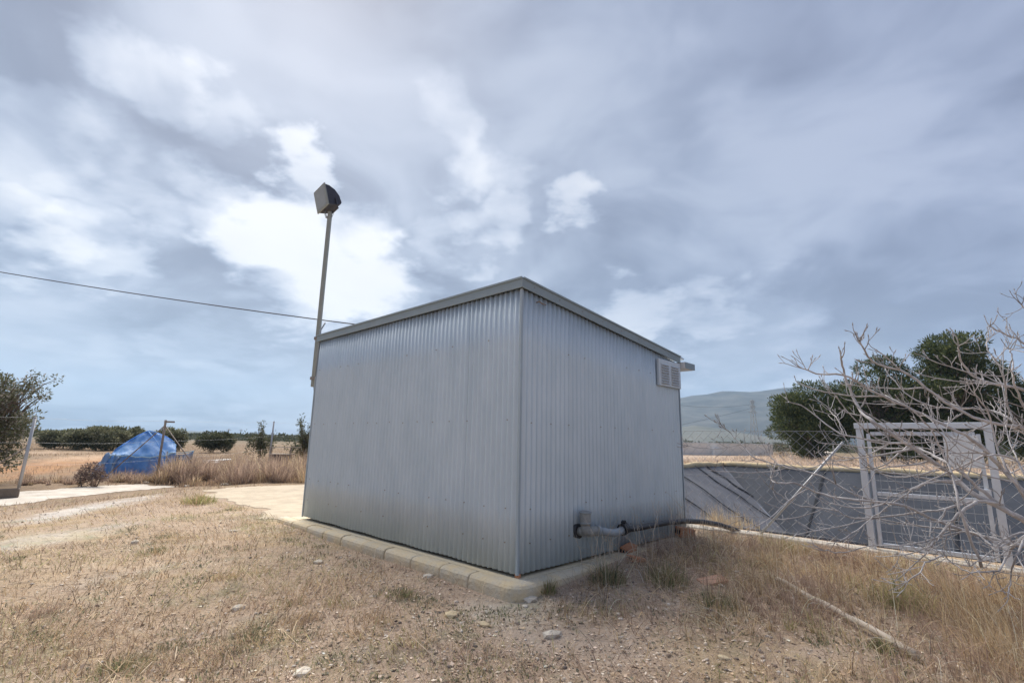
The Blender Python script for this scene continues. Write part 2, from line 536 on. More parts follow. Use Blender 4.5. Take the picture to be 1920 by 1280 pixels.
def terrain_z(x, y, detail=True):
    x = np.asarray(x, float); y = np.asarray(y, float)
    num = np.zeros_like(x); den = np.zeros_like(x)
    for cx, cy, cz in CTRL:
        w = 1.0 / ((x - cx) ** 2 + (y - cy) ** 2 + 0.5) ** 1.5
        num += w * cz; den += w
    z = num / den
    u, v = uv_of(x, y)
    # level bank round the pond
    du = np.maximum(np.maximum(BU0 - u, u - BU1), 0); dv = np.maximum(np.maximum(BV0 - v, v - BV1), 0)
    d = np.hypot(du, dv)
    k = np.clip(1 - d / 2.0, 0, 1); k = k * k * (3 - 2 * k)
    z = z * (1 - k) + RIM_Z * k
    if detail:
        n = (np.sin(x * 2.1 + 1.3 * np.sin(y * 1.7)) * np.cos(y * 2.4 + np.sin(x * 1.1)) * 0.018
             + np.sin(x * 6.3 + 2 * np.sin(y * 4.1)) * np.sin(y * 5.7 + 1.5 * np.sin(x * 3.3)) * 0.008)
        inslab = (u > -0.45) & (u < 12) & (v > -0.45) & (v < 3.9)
        z = z + np.where(inslab, 0, n) * (1 - k * 0.8)
    return z


def terrain_color(x, y):
    """natural soil and dry turf colours of the place"""
    c = np.empty(x.shape + (3,)); c[...] = (0.53, 0.405, 0.305)
    u, v = uv_of(x, y)
    r = np.hypot(x, y)

    def blend(w, col):
        nonlocal c
        w = np.clip(w, 0, 1)[..., None]
        c = c * (1 - w) + np.array(col) * w

    def blob(px, py, rx, ry, col, amt=1.0, z=0.03):
        p = on_z(px, py, z); q = on_z(px + rx, py, z); s = on_z(px, py - ry, z)
        ax = np.hypot(*(q - p)[:2]); ay = np.hypot(*(s - p)[:2])
        dx, dy = (q - p)[:2] / ax, (s - p)[:2] / ay
        X = (x - p[0]) * dx[0] + (y - p[1]) * dx[1]; Y = (x - p[0]) * dy[0] + (y - p[1]) * dy[1]
        wob = 0.25 * np.sin(x * 5 + y * 3) + 0.2 * np.sin(x * 11 - y * 7)
        blend(amt * np.clip(1.6 - 1.2 * np.hypot(X / ax, Y / ay) + wob, 0, 1), col)
    blend((r - 11) / 6, (0.30, 0.215, 0.145))                                 # dry field
    blend(np.clip((r - 60) / 120, 0, 1), (0.17, 0.145, 0.10))
    blend(np.clip((-x - 1.0) / 4, 0, 1) * np.clip((8 - y) / 4 + 0.5, 0, 1) * 0.55, (0.47, 0.355, 0.225))   # straw turf to the left
    blob(160, 966, 45, 16, (0.66, 0.60, 0.53)); blob(100, 1022, 75, 13, (0.62, 0.55, 0.47), 0.9)
    blob(250, 1090, 90, 10, (0.56, 0.47, 0.38), 0.6); blob(430, 1190, 120, 16, (0.52, 0.42, 0.34), 0.5)
    blob(965, 1150, 110, 22, (0.62, 0.52, 0.40), 0.9, 0.1); blob(900, 1160, 60, 16, (0.62, 0.53, 0.43), 0.7, 0.08)
    blob(1060, 1220, 160, 22, (0.52, 0.42, 0.34), 0.6); blob(1450, 1262, 170, 16, (0.54, 0.42, 0.33), 0.8)
    blob(760, 1250, 200, 30, (0.44, 0.34, 0.28), 0.5)
    blob(125, 870, 100, 16, (0.44, 0.245, 0.13), 0.95); blob(170, 858, 60, 6, (0.58, 0.40, 0.27), 0.8)
    blob(100, 848, 60, 3, (0.52, 0.38, 0.27), 0.7)
    blend(((v > BV1) & (u > -40) & (u < 30)) * np.clip(1 - (v - BV1 - 20) / 30, 0, 1) * 0.8, (0.52, 0.41, 0.33))
    return c


def axis(lo_f, hi_f, step, lo, hi, extra, grow=1.16):
    a = list(np.arange(lo_f, hi_f + 1e-6, step))
    s = step
    while a[-1] < hi:
        s *= grow; a.append(a[-1] + s)
    s = step
    while a[0] > lo:
        s *= grow; a.insert(0, a[0] - s)
    for e in extra:
        i = int(np.argmin(np.abs(np.array(a) - e))); a[i] = e
    return np.array(a)


gu = axis(-6.5, 19.5, 0.15, -6000, 6000, (BU0, BU1))
gv = axis(-9.0, 8.5, 0.15, -6000, 6000, (BV0, BV1))
GU, GV = np.meshgrid(gu, gv, indexing="ij")
GX = CORNER[0] + AX_U[0] * GU + AX_V[0] * GV
GY = CORNER[1] + AX_U[1] * GU + AX_V[1] * GV
GZ = terrain_z(GX, GY)
GC = terrain_color(GX, GY)
nu, nv_ = GU.shape
ii, jj = np.meshgrid(np.arange(nu - 1), np.arange(nv_ - 1), indexing="ij")
cu = (gu[ii] + gu[ii + 1]) / 2; cv = (gv[jj] + gv[jj + 1]) / 2
keep = ~((cu > BU0) & (cu < BU1) & (cv > BV0) & (cv < BV1))
i0 = (ii * nv_ + jj)[keep]; i1 = ((ii + 1) * nv_ + jj)[keep]; i2 = ((ii + 1) * nv_ + jj + 1)[keep]; i3 = (ii * nv_ + jj + 1)[keep]
tri = np.concatenate([np.stack([i0, i2, i1], -1), np.stack([i0, i3, i2], -1)])
ground = np_mesh("ground", np.stack([GX.ravel(), GY.ravel(), GZ.ravel()], -1), tri, M["ground"], GC.reshape(-1, 3), smooth=True)
tag(ground, kind="structure")


def tz(x, y):
    return float(terrain_z(np.array([x]), np.array([y]))[0])


def drop(px, py, z0=0.1):
    """the ground point seen at a pixel"""
    z = z0
    for _ in range(6):
        p = on_z(px, py, z); z = tz(p[0], p[1])
    return np.array([p[0], p[1], z])


def draped(name, outline, mat, lift, cell=0.25, wob=0.12, kind="structure"):
    """a thin sheet that follows the terrain inside an outline (world x, y)"""
    poly = np.array(outline)
    x0, y0 = poly.min(0) - 0.3; x1, y1 = poly.max(0) + 0.3
    gx = np.arange(x0, x1, cell); gy = np.arange(y0, y1, cell)
    X, Y = np.meshgrid(gx, gy, indexing="ij")

    def inside(X, Y):
        r = np.zeros(X.shape, bool); n = len(poly); j = n - 1
        for i in range(n):
            xi, yi = poly[i]; xj, yj = poly[j]
            c = ((yi > Y) != (yj > Y)) & (X < (xj - xi) * (Y - yi) / (yj - yi + 1e-12) + xi)
            r ^= c; j = i
        return r
    Xw = X + wob * np.sin(Y * 3.1 + 1.7 * np.sin(X * 2.3)) + wob * 0.5 * np.sin(Y * 9 + X * 4)
    Yw = Y + wob * np.sin(X * 2.7 + 1.3 * np.sin(Y * 1.9)) + wob * 0.5 * np.sin(X * 8 - Y * 5)
    cx = (Xw[:-1, :-1] + Xw[1:, 1:]) / 2; cy = (Yw[:-1, :-1] + Yw[1:, 1:]) / 2
    k = inside(cx, cy)
    Z = terrain_z(X, Y) + lift
    ny = X.shape[1]
    ii, jj = np.nonzero(k)
    a = ii * ny + jj; b = (ii + 1) * ny + jj; c = b + 1; d = a + 1
    t = np.concatenate([np.stack([a, b, c], -1), np.stack([a, c, d], -1)])
    used, inv = np.unique(t, return_inverse=True)
    o = np_mesh(name, np.stack([X.ravel(), Y.ravel(), Z.ravel()], -1)[used], inv.reshape(-1, 3), mat, smooth=True)
    return tag(o, kind=kind)


# white gravel track on the left
tp = [on_z(x, y, 0.0)[:2] for x, y in [(-260, 985), (-120, 962), (0, 949), (110, 936), (210, 925), (300, 917), (330, 911), (270, 908), (180, 911), (80, 920), (0, 927), (-120, 936), (-260, 950)]]
draped("gravel_track", tp, M["track"], 0.006, 0.08, 0.10)
# sandy apron that carries the shed on towards the left
ap = [UV(u, v)[:2] for u, v in [(4.2, -0.20), (5.2, -0.16), (6.2, 0.0), (7.6, 0.02), (9.2, 0.0), (10.3, 0.2), (10.9, 0.9), (10.6, 2.6), (10.2, 4.2), (4.2, 4.2)]]
draped("sandy_apron", ap, M["apron"], 0.006, 0.06, 0.17)

# hills
def hill(name, prof, Y, depth, mat, seed):
    """prof: (px, py) crest points; the slope comes down towards the camera"""
    pts = [at(x, y, Y) for x, y in prof]
    xs = np.array([p[0] for p in pts]); zs = np.array([p[2] for p in pts])
    N, Mm = 220, 40
    X = np.linspace(xs[0], xs[-1], N); Zc = np.interp(X, xs, zs)
    rows = np.linspace(-1, 1, Mm)
    V = []
    for t in rows:
        for i in range(N):
            w = max(0.0, 1 - abs(t)) ** 0.8
            nse = mnoise.fractal(Vector((X[i] * 0.006, t * 4 + seed, seed)), 0.9, 2.1, 5)
            z = Zc[i] * w * (1 + 0.22 * nse * (1 - w) ) + nse * 0.02 * Zc[i]
            V.append((X[i] + 40 * nse * abs(t), Y + t * depth, z if abs(t) < 0.99 else -5))
    V = np.array(V)
    a = np.arange((Mm - 1) * N).reshape(Mm - 1, N)[:, :-1].ravel()
    t = np.concatenate([np.stack([a, a + 1, a + N + 1], -1), np.stack([a, a + N + 1, a + N], -1)])
    o = np_mesh(name, V, t, mat, smooth=True)
    return tag(o, kind="structure")


M["hill"] = material("wooded_hill", (0.032, 0.043, 0.052), 0.95, color2=(0.10, 0.105, 0.105), var_scale=0.016, bump=0.6, bump_scale=0.03)  # bluish tint of distant haze put into the hill colour
M["hill_pale"] = material("bare_hill", (0.14, 0.135, 0.115), 0.95, color2=(0.075, 0.085, 0.07), var_scale=0.01)
hill("hills", [(900, 812), (1050, 790), (1180, 757), (1275, 744), (1300, 739), (1330, 737), (1352, 731), (1400, 733), (1440, 730), (1500, 724), (1580, 716), (1680, 722), (1800, 735), (1950, 745), (2200, 770), (2500, 810)], 1700, 700, M["hill"], 3.1)
hill("foothill", [(1180, 826), (1260, 803), (1300, 797), (1350, 803), (1420, 818), (1500, 826)], 1000, 220, M["hill_pale"], 8.7)
hill("low_ridge", [(180, 806), (300, 807), (345, 807), (380, 808), (420, 811), (470, 814), (560, 815), (650, 817)], 1800, 400, M["hill_pale"], 5.2)

# ------------------------------------------------------------------ the pond
pond = thing("lined_pond", "large empty irrigation pond lined with dark grey plastic sheet behind the shed", "pond", UV(0, BV0, 0), 0)
SB, DB = 5.4, 3.3


def pt(u, v, z):
    p = UV(u, v, z) - UV(0, BV0, 0); return (p[0], p[1], z)


def slope_grid(P00, P10, P11, P01, n, m, sag=0.05, seed=0):
    V, F_ = [], []
    P00, P10, P11, P01 = map(lambda q: np.array(q, float), (P00, P10, P11, P01))
    for i in range(n + 1):
        for j in range(m + 1):
            s, t = i / n, j / m
            p = (P00 * (1 - s) + P10 * s) * (1 - t) + (P01 * (1 - s) + P11 * s) * t
            k = mnoise.noise(Vector((p[0] * 0.35 + seed, p[1] * 0.35, p[2] * 0.6))) * sag
            e = min(1, 6 * t, 6 * (1 - t))
            V.append((p[0], p[1], p[2] + k * e))
    for i in range(n):
        for j in range(m):
            a = i * (m + 1) + j
            F_.append((a, a + 1, a + m + 2, a + m + 1))
    return V, F_


rim = RIM_Z + 0.02
outer = [(BU1, BV0), (BU1, BV1), (BU0, BV1), (BU0, BV0)]
inner = [(BU1 - SB, BV0 + SB), (BU1 - SB, BV1 - SB), (BU0 + SB, BV1 - SB), (BU0 + SB, BV0 + SB)]
liner_parts = []
for k, mname in enumerate(("liner_dust", "liner", "liner", "liner")):
    k2 = (k + 1) % 4
    V, F_ = slope_grid(pt(*outer[k], rim), pt(*outer[k2], rim), pt(*inner[k2], rim - DB), pt(*inner[k], rim - DB), 60, 12, 0.07, k * 3)
    mb = MB(); mb.add(V, F_, True); liner_parts.append(mb.build("liner_slope", M[mname], pond))
mb = MB()
V, F_ = slope_grid(pt(*inner[0], rim - DB), pt(*inner[1], rim - DB), pt(*inner[2], rim - DB), pt(*inner[3], rim - DB), 20, 20, 0.05)
mb.add(V, F_, True); mb.build("liner_floor", M["liner"], pond)
# welded seams running down the left bank, and the fold in its far corner
for sv in (26.9, 25.3, 22.4, 19.6, 16.4, 13.0, 9.8):
    mb = MB()
    w = 0.09 if sv < 26 else 0.20
    t_end = min(1.0, (BV1 - sv) / SB)
    pts_ = []
    for i in range(13):
        t = i / 12 * t_end
        pts_.append((BU1 - SB * t, sv + 0.12 * math.sin(i * 1.1 + sv), rim - DB * t + 0.06))
    Vv = []
    for (u, v, z) in pts_:
        Vv += [pt(u, v - w / 2, z), pt(u, v, z + 0.05), pt(u, v + w / 2, z)]
    Ff = []
    for i in range(12):
        a = i * 3
        Ff += [(a, a + 1, a + 4, a + 3), (a + 1, a + 2, a + 5, a + 4)]
    mb.add(Vv, Ff, True); mb.build("seam", M["seam"], pond)
for su in (4.0, -1.5, -7.0, -12.5):
    mb = MB()
    Vv, Ff = [], []
    for i in range(13):
        t = i / 12
        Vv += [pt(su - 0.05, BV1 - SB * t, rim - DB * t + 0.05), pt(su + 0.05, BV1 - SB * t, rim - DB * t + 0.05)]
    for i in range(12):
        a = i * 2; Ff.append((a, a + 1, a + 3, a + 2))
    mb.add(Vv, Ff); mb.build("seam", M["seam"], pond)
# sandy rounded rim on the far and left sides
for (p0, p1) in ((outer[0], outer[1]), (outer[1], outer[2])):
    mb = MB()
    n = 60
    line = []
    for i in range(n + 1):
        s = i / n
        u = p0[0] + (p1[0] - p0[0]) * s; v = p0[1] + (p1[1] - p0[1]) * s
        line.append(pt(u, v, rim + 0.02 + 0.03 * math.sin(s * 31) + 0.02 * math.sin(s * 77)))
    mb.tube(line, 0.17, 8); mb.build("rim", M["rimcap"], pond)

# pale concrete footing strip on the near side, cast in lengths
strip = thing("concrete_footing", "pale concrete footing strip under the pond fence and gate", "footing", UV(0, 4.15, 0), 0)
u = -7.0
k = 0
while u < 9.5:
    ln = 1.15 + 0.25 * math.sin(k * 2.3)
    mb = MB()
    a, b = UV(u + 0.006, 4.15, 0) - UV(0, 4.15, 0), UV(u + ln - 0.006, 4.15, 0) - UV(0, 4.15, 0)
    zt = 0.29 + 0.008 * math.sin(k * 1.7)
    mb.bar((a[0], a[1], zt - 0.14), (b[0], b[1], zt - 0.14), 0.26, 0.28)
    mb.build("footing_block", M["strip"], strip, 0.02)
    u += ln; k += 1
# earth bank between strip and liner belongs to the ground sheet already

# ------------------------------------------------------------------ concrete base with kerb blocks
L1, L2 = 4.553, 3.452
Z0 = 0.30                      # lower edge of the sheets
ZH, ZL = Z0 + 2.739, Z0 + 2.39  # wall tops: high side v=0, low side v=L2
base = thing("shed_foundation", "low cream concrete base with rounded kerb blocks under the metal shed", "concrete base", UV(0, 0, 0), ROTZ)
mb = MB(); mb.box(((L2 + 0.25) / 2 - 0.075, (L1 + 0.35) / 2 - 0.075, 0.055), (L2 + 0.25, L1 + 0.35, 0.41)); mb.build("slab", M["concrete"], base)


def kerb_profile(out):
    """(distance outwards from slab edge, z)"""
    return [(0.0, -0.12), (0.148, -0.12), (0.150, 0.20), (0.143, 0.233), (0.122, 0.252), (0.09, 0.2595), (0.0, 0.2625)]


joints = [4.95, 4.42, 3.90, 3.40, 2.90, 2.38, 1.88, 1.36, 0.86, 0.42]
for i in range(len(joints) - 1):
    y1, y0 = joints[i] - 0.005, joints[i + 1] + 0.005
    dz = 0.004 * math.sin(i * 2.7); dx = 0.004 * math.sin(i * 4.1)
    pr = [(-0.078 - d - dx, y0, z + dz) for d, z in kerb_profile(0)]
    mb = MB(); mb.prism(pr, (0, y1 - y0, 0)); mb.build("kerb_block", M["kerb"], base, 0.012)
# rounded corner block, swept through the turn
mb = MB()
path = [(-0.078, 0.415), (-0.078, 0.2), (-0.078, 0.0)] + [(-0.078 + 0.03 * (1 - math.cos(t)), -0.048 - 0.03 * math.sin(t)) for t in np.linspace(0.1, math.pi / 2 - 0.06, 9)] + [(0.0, -0.078), (0.15, -0.078), (0.30, -0.078)]
rows = []
for i, (x, y) in enumerate(path):
    p0 = np.array(path[max(i - 1, 0)]); p1 = np.array(path[min(i + 1, len(path) - 1)])
    t = (p1 - p0) / np.linalg.norm(p1 - p0); nrm = np.array([t[1], -t[0]])
    if nrm @ np.array([-1, -1]) < 0: nrm = -nrm
    rows.append([(x + nrm[0] * d, y + nrm[1] * d, z) for d, z in kerb_profile(0)])
n = len(rows[0]); V = [q for r in rows for q in r]; F_ = []
for i in range(len(rows) - 1):
    for j in range(n - 1):
        F_.append((i * n + j, i * n + j + 1, (i + 1) * n + j + 1, (i + 1) * n + j))
F_.append(tuple(range(n))); F_.append(tuple((len(rows) - 1) * n + j for j in reversed(range(n))))
mb.add(V, F_, False); mb.build("kerb_corner", M["kerb"], base)
for i, (x0, x1) in enumerate(((0.31, 0.82), (0.83, 1.34), (1.35, 1.86), (1.87, 2.4), (2.41, 3.5))):
    pr = [(x0, -0.078 - d, z) for d, z in kerb_profile(0)]
    mb = MB(); mb.prism(pr, (x1 - x0, 0, 0)); mb.build("kerb_block", M["kerb"], base, 0.012)

# ------------------------------------------------------------------ the shed
shed = thing("metal_shed", "galvanised corrugated metal shed with low sloping roof on a concrete base", "shed", UV(0, 0, 0.26), ROTZ)
ZB = -0.26                                            # shed empty stands on the slab
PITCHW, AMP = 0.076, 0.0115


def corr_sheet(origin, along, outward, s0, s1, zbot, ztop, lift, name="wall_sheet"):
    """a corrugated sheet; zbot/ztop are functions of distance s along the wall"""
    n = max(8, int(round((s1 - s0) / PITCHW * 8)))
    nz_ = 5
    V, F_ = [], []
    for i in range(n + 1):
        s = s0 + (s1 - s0) * i / n
        off = AMP * math.cos(2 * math.pi * s / PITCHW) + lift
        off += 0.003 * math.sin(s * 3.3)
        for j in range(nz_ + 1):
            t = j / nz_
            z = zbot(s) + (ztop(s) - zbot(s)) * t
            dent = 0.0025 * math.sin(s * 5.1 + z * 2.3) * math.sin(z * 3.1 + s)
            o_ = off + dent
            V.append((origin[0] + along[0] * s + outward[0] * o_, origin[1] + along[1] * s + outward[1] * o_, z + ZB))
    for i in range(n):
        for j in range(nz_):
            a = i * (nz_ + 1) + j
            q = (a, a + nz_ + 1, a + nz_ + 2, a + 1)
            F_.append(q)
    mb = MB(); mb.add(V, F_, True)
    o = mb.build(name, M["zinc"], shed)
    sd = o.modifiers.new("thickness", "SOLIDIFY"); sd.thickness = 0.0004; sd.offset = -1
    return o


def wall_run(origin, along, outward, length, zbot, ztop):
    s = 0.0; k = 0
    while s < length - 0.05:
        e = min(s + 0.836, length)
        corr_sheet(origin, along, outward, max(0, s - 0.038), e, zbot, ztop, 0.0007 * (k % 2))
        s = e; k += 1


bl = lambda s: Z0 - 0.012 * (1 - s / L1) + 0.004 * math.sin(s * 7.5)
wall_run((0, 0), (0, 1), (-1, 0), L1, bl, lambda s: ZH)                       # left wall (v = 0)
wall_run((0, 0), (1, 0), (0, -1), L2, lambda s: Z0 - 0.012 + 0.004 * math.sin(s * 6.1), lambda s: ZH + (ZL - ZH) * s / L2)
wall_run((0, L1), (1, 0), (0, 1), L2, lambda s: Z0, lambda s: ZH + (ZL - ZH) * s / L2)
wall_run((L2, 0), (0, 1), (1, 0), L1, lambda s: Z0, lambda s: ZL)
# near-black block set back under the sheets, painted shade for the gap
mb = MB()
mb.box((L2 / 2, L1 / 2, 0.045), (L2 - 0.22, L1 - 0.22, 0.09)); mb.build("gap_shade_block", M["dark"], shed)
# corner trims
for (x, y, sx, sy) in ((0, 0, -1, -1), (0, L1, -1, 1), (L2, 0, 1, -1), (L2, L1, 1, 1)):
    zt = (ZH if x == 0 else ZL) + ZB - 0.004
    mb = MB()
    w, t, o_ = 0.012, 0.0022, 0.0146
    poly = [(x + sx * o_, y + sy * o_), (x + sx * o_, y - sy * w), (x + sx * (o_ - t), y - sy * w), (x + sx * (o_ - t), y + sy * (o_ - t)), (x - sx * w, y + sy * (o_ - t)), (x - sx * w, y + sy * o_)]
    mb.prism([(px, py, Z0 + ZB - 0.012) for px, py in poly], (0, 0, zt - (Z0 + ZB) + 0.012)); mb.build("corner_trim", M["trim"], shed)
# roof sheet and fascia flashings
FH = 0.105
sl = (ZL - ZH) / L2


def roof_z(v):
    return ZH + sl * v + ZB


mb = MB()
ov = 0.03
V = []
for (v, dz) in ((-ov, FH + 0.005), (L2 + 0.16, FH + 0.005), (L2 + 0.16, FH - 0.02), (-ov, FH - 0.02)):
    V.append((v, -ov, roof_z(v) + dz))
mb.prism(V, (0, L1 + 2 * ov, 0)); mb.build("roof", M["zinc_light"], shed)


def fascia(name, pts_bottom, outw, height=FH, th=0.018):
    a, b = pts_bottom
    o_ = 0.024
    ox, oy = outw
    q = [(a[0] + ox * o_, a[1] + oy * o_, a[2]), (b[0] + ox * o_, b[1] + oy * o_, b[2]), (b[0] + ox * o_, b[1] + oy * o_, b[2] + height), (a[0] + ox * o_, a[1] + oy * o_, a[2] + height)]
    mb = MB(); mb.prism(q, (ox * th, oy * th, 0)); o = mb.build(name, M["flash"], shed, 0.003)
    mb = MB()
    q2 = [(p[0] + ox * (th + 0.001), p[1] + oy * (th + 0.001), p[2] + height - 0.012) for p in (q[0], q[1])]
    q2 = [(q[0][0] + ox * (th + .001), q[0][1] + oy * (th + .001), a[2] + height - 0.014), (q[1][0] + ox * (th + .001), q[1][1] + oy * (th + .001), b[2] + height - 0.014),
          (q[1][0] + ox * (th + .001), q[1][1] + oy * (th + .001), b[2] + height + 0.006), (q[0][0] + ox * (th + .001), q[0][1] + oy * (th + .001), a[2] + height + 0.006)]
    mb.prism(q2, (ox * 0.012, oy * 0.012, 0)); mb.build("drip_edge", M["flash"], o)
    return o


fascia("fascia", ((0, -0.045, roof_z(0)), (0, L1 + 0.03, roof_z(0))), (-1, 0))
fascia("fascia", ((-0.022, 0, roof_z(0)), (L2 + 0.02, 0, roof_z(L2 + 0.02))), (0, -1))
fascia("fascia", ((-0.022, L1, roof_z(0)), (L2 + 0.02, L1, roof_z(L2 + 0.02))), (0, 1))
# gutter on the low side: an open channel with an end stop
mb = MB()
gx, gz = L2 + 0.045, roof_z(L2) - 0.055
gp = [(0, 0), (0, 0.095), (0.006, 0.095), (0.006, 0.006), (0.19, 0.006), (0.19, 0.085), (0.175, 0.085), (0.175, 0.092), (0.198, 0.092), (0.198, 0)]
mb.prism([(gx + x * 1.6, -0.10, gz + z - 0.02) for x, z in gp], (0, L1 + 0.2, 0))
mb.build("gutter", M["white"], shed)
mb = MB(); mb.box((gx + 0.158, -0.103, gz + 0.026), (0.318, 0.006, 0.092)); mb.build("gutter_end", M["flash"], shed)
# louvred vent
vent = MB(); vx0, vx1, vz0, vz1 = 2.77, 3.43, 2.30 + ZB, 2.675 + ZB
vent.box(((vx0 + vx1) / 2, -0.034, (vz0 + vz1) / 2), (vx1 - vx0, 0.036, vz1 - vz0))
vent_o = vent.build("vent", M["zinc_light"], shed, 0.004)
for (a, b) in ((2.84, 3.06), (3.14, 3.36)):
    for k in range(8):
        z = vz0 + 0.035 + k * 0.037
        mb = MB(); mb.prism([(a, -0.0525, z), (a, -0.0735, z - 0.003), (a, -0.0525, z + 0.020)], (b - a, 0, 0)); mb.build("louvre", M["zinc_light"], vent_o)
        mb = MB(); mb.box(((a + b) / 2, -0.0530, z - 0.005), (b - a, 0.002, 0.004)); mb.build("slot", M["rust"], vent_o)
# fixing screws with washers
mb = MB()
for s in np.arange(0.114, L1, PITCHW * 4):
    for zz in (0.55, 0.86, 1.70, 2.55):
        if rng.random() < 0.3: continue
        s2 = round(s / PITCHW) * PITCHW
        mb.tube([(-AMP - 0.002, s2, zz + ZB + 0.006 * math.sin(s * 9)), (-AMP - 0.011, s2, zz + ZB + 0.006 * math.sin(s * 9))], 0.0058, 6)
for s in np.arange(0.152, L2, PITCHW * 4):
    for zz in (0.55, 0.86, 1.68, 2.45):
        if rng.random() < 0.3: continue
        s2 = round(s / PITCHW) * PITCHW
        mb.tube([(s2, -AMP - 0.002, zz + ZB), (s2, -AMP - 0.011, zz + ZB)], 0.0058, 6)
for s in np.arange(0.15, L2 - 0.2, 0.42):
    mb.tube([(s, -0.043, roof_z(s) + 0.05), (s, -0.047, roof_z(s) + 0.05)], 0.006, 6)
so = mb.build("screws", M["rust"], shed); so["kind"] = "stuff"
# small brick shim at the corner
mb = MB(); mb.box((0.02, 0.012, 0.018), (0.03, 0.05, 0.034)); mb.build("brick_shim", M["brick"], shed)
# little eyelet below the fascia
mb = MB(); mb.tube([(0.22, -0.012, roof_z(0.22) - 0.08), (0.23, -0.04, roof_z(0.22) - 0.075), (0.28, -0.045, roof_z(0.28) - 0.085), (0.36, -0.02, roof_z(0.3) - 0.07)], 0.008, 6)
mb.build("wire_hook", M["rust"], shed)

# ------------------------------------------------------------------ floodlight on its pole
pb = at(586, 725, 8.33); ptp = at(620, 397, 8.33)
pole_x, pole_y = (pb[0] + ptp[0]) / 2, 8.33
fl = thing("floodlight_pole", "square floodlight on a slim grey pole fixed to the shed's far left corner", "floodlight", (pole_x, pole_y, pb[2]), 0)
PH = ptp[2] - pb[2]
mb = MB(); mb.box((0, 0, PH / 2), (0.064, 0.064, PH)); mb.build("pole", M["pole"], fl, 0.006)
# stand-off brackets back to the wall
cw = UV(L1, 0.05, 0); bx, by = cw[0] - pole_x, cw[1] - pole_y
for zz in (0.14, 0.82):
    mb = MB(); mb.bar((0, 0, zz), (bx + 0.02, by + 0.0, zz), 0.05, 0.028); mb.box((0, 0, zz), (0.094, 0.094, 0.05)); mb.build("bracket", M["rust"], fl)
mb = MB(); mb.tube([(0.03, -0.03, 0.0), (0.04, -0.03, -0.09), (0.10, -0.03, -0.14), (bx * 0.9 - 0.02, by * 0.8, -0.12), (bx - 0.02, by - 0.03, 0.1), (bx - 0.01, by - 0.03, 0.7)], 0.012, 8); mb.build("cable", M["cable"], fl)
mb = MB(); mb.tube([(bx - 0.05, by - 0.05, 0.15), (bx - 0.03, by - 0.05, 0.92), (bx + 0.02, by - 0.02, 1.05)], 0.014, 8); mb.build("conduit", M["pvc"], fl)
# yoke and lamp head: faces left, tilted down
yaw_l = radians(-62)     # beam direction: towards the left and the camera
Hm = Matrix.Translation((-0.055, 0.02, PH + 0.235)) @ Matrix.Rotation(radians(-15), 4, "Y") @ Matrix.Rotation(radians(-42), 4, "Z") @ Matrix.Scale(0.83, 4)
# head local frame: +y back, glass at -y ... build along local axes x width, y depth, z height


def hx(p):
    return Hm @ Vector(p)


w2, hb, ht = 0.22, -0.24, 0.24
prof = [(-0.16, hb), (-0.16, ht), (-0.06, ht - 0.012), (0.06, 0.15), (0.14, 0.02), (0.165, -0.14), (0.13, -0.19), (-0.02, -0.225)]
mb = MB()
A = [hx((-w2, y, z)) for y, z in prof]; B = [hx((w2, y, z)) for y, z in prof]
n = len(prof)
mb.add(A + B, [tuple(range(n)), tuple(reversed(range(n, 2 * n)))] + [(i, n + i, n + (i + 1) % n, (i + 1) % n) for i in range(n)])
head = mb.build("lamp_housing", M["lampbody"], fl, 0.008)
mb = MB()
f = [(-w2 - 0.012, -0.185, hb - 0.012), (w2 + 0.012, -0.185, hb - 0.012), (w2 + 0.012, -0.185, ht + 0.012), (-w2 - 0.012, -0.185, ht + 0.012)]
fo = [hx(p) for p in f]; bo = [hx((p[0], -0.158, p[2])) for p in f]
mb.add(fo + bo, [(0, 1, 2, 3), (7, 6, 5, 4), (0, 4, 5, 1), (1, 5, 6, 2), (2, 6, 7, 3), (3, 7, 4, 0)])
mb.build("lamp_frame", M["pole"], head)
mb = MB()
g = [(-w2 + 0.03, -0.187, hb + 0.03), (w2 - 0.03, -0.187, hb + 0.03), (w2 - 0.03, -0.187, ht - 0.03), (-w2 + 0.03, -0.187, ht - 0.03)]
g2 = [hx(p) for p in g]; g3 = [hx((p[0], -0.179, p[2])) for p in g]
mb.add(g2 + g3, [(0, 1, 2, 3), (7, 6, 5, 4), (0, 4, 5, 1), (1, 5, 6, 2), (2, 6, 7, 3), (3, 7, 4, 0)])
mb.build("lamp_glass", M["lampglass"], head)
mb = MB()
mb.bar(hx((-w2 - 0.02, 0.02, -0.06)), hx((-w2 - 0.02, 0.03, -0.30)), 0.03, 0.01)
mb.bar(hx((w2 + 0.02, 0.02, -0.06)), hx((w2 + 0.02, 0.03, -0.30)), 0.03, 0.01)
mb.bar(hx((-w2 - 0.02, 0.03, -0.30)), hx((w2 + 0.02, 0.03, -0.30)), 0.035, 0.012)
mb.bar(hx((0, 0.03, -0.30)), (0, 0, PH + 0.0), 0.06, 0.03)
mb.build("yoke", M["lampbody"], fl)
mb = MB(); c0 = hx((-0.06, -0.08, -0.23))
mb.tube([c0, c0 + Vector((0.0, -0.02, -0.08)), c0 + Vector((0.02, -0.02, -0.15)), c0 + Vector((0.07, -0.02, -0.175)), c0 + Vector((0.12, 0, -0.14)), c0 + Vector((0.14, 0.02, -0.05)), Vector((0.0, -0.03, PH - 0.05))], 0.007, 6)
mb.build("lamp_cable", M["pvc"], fl)

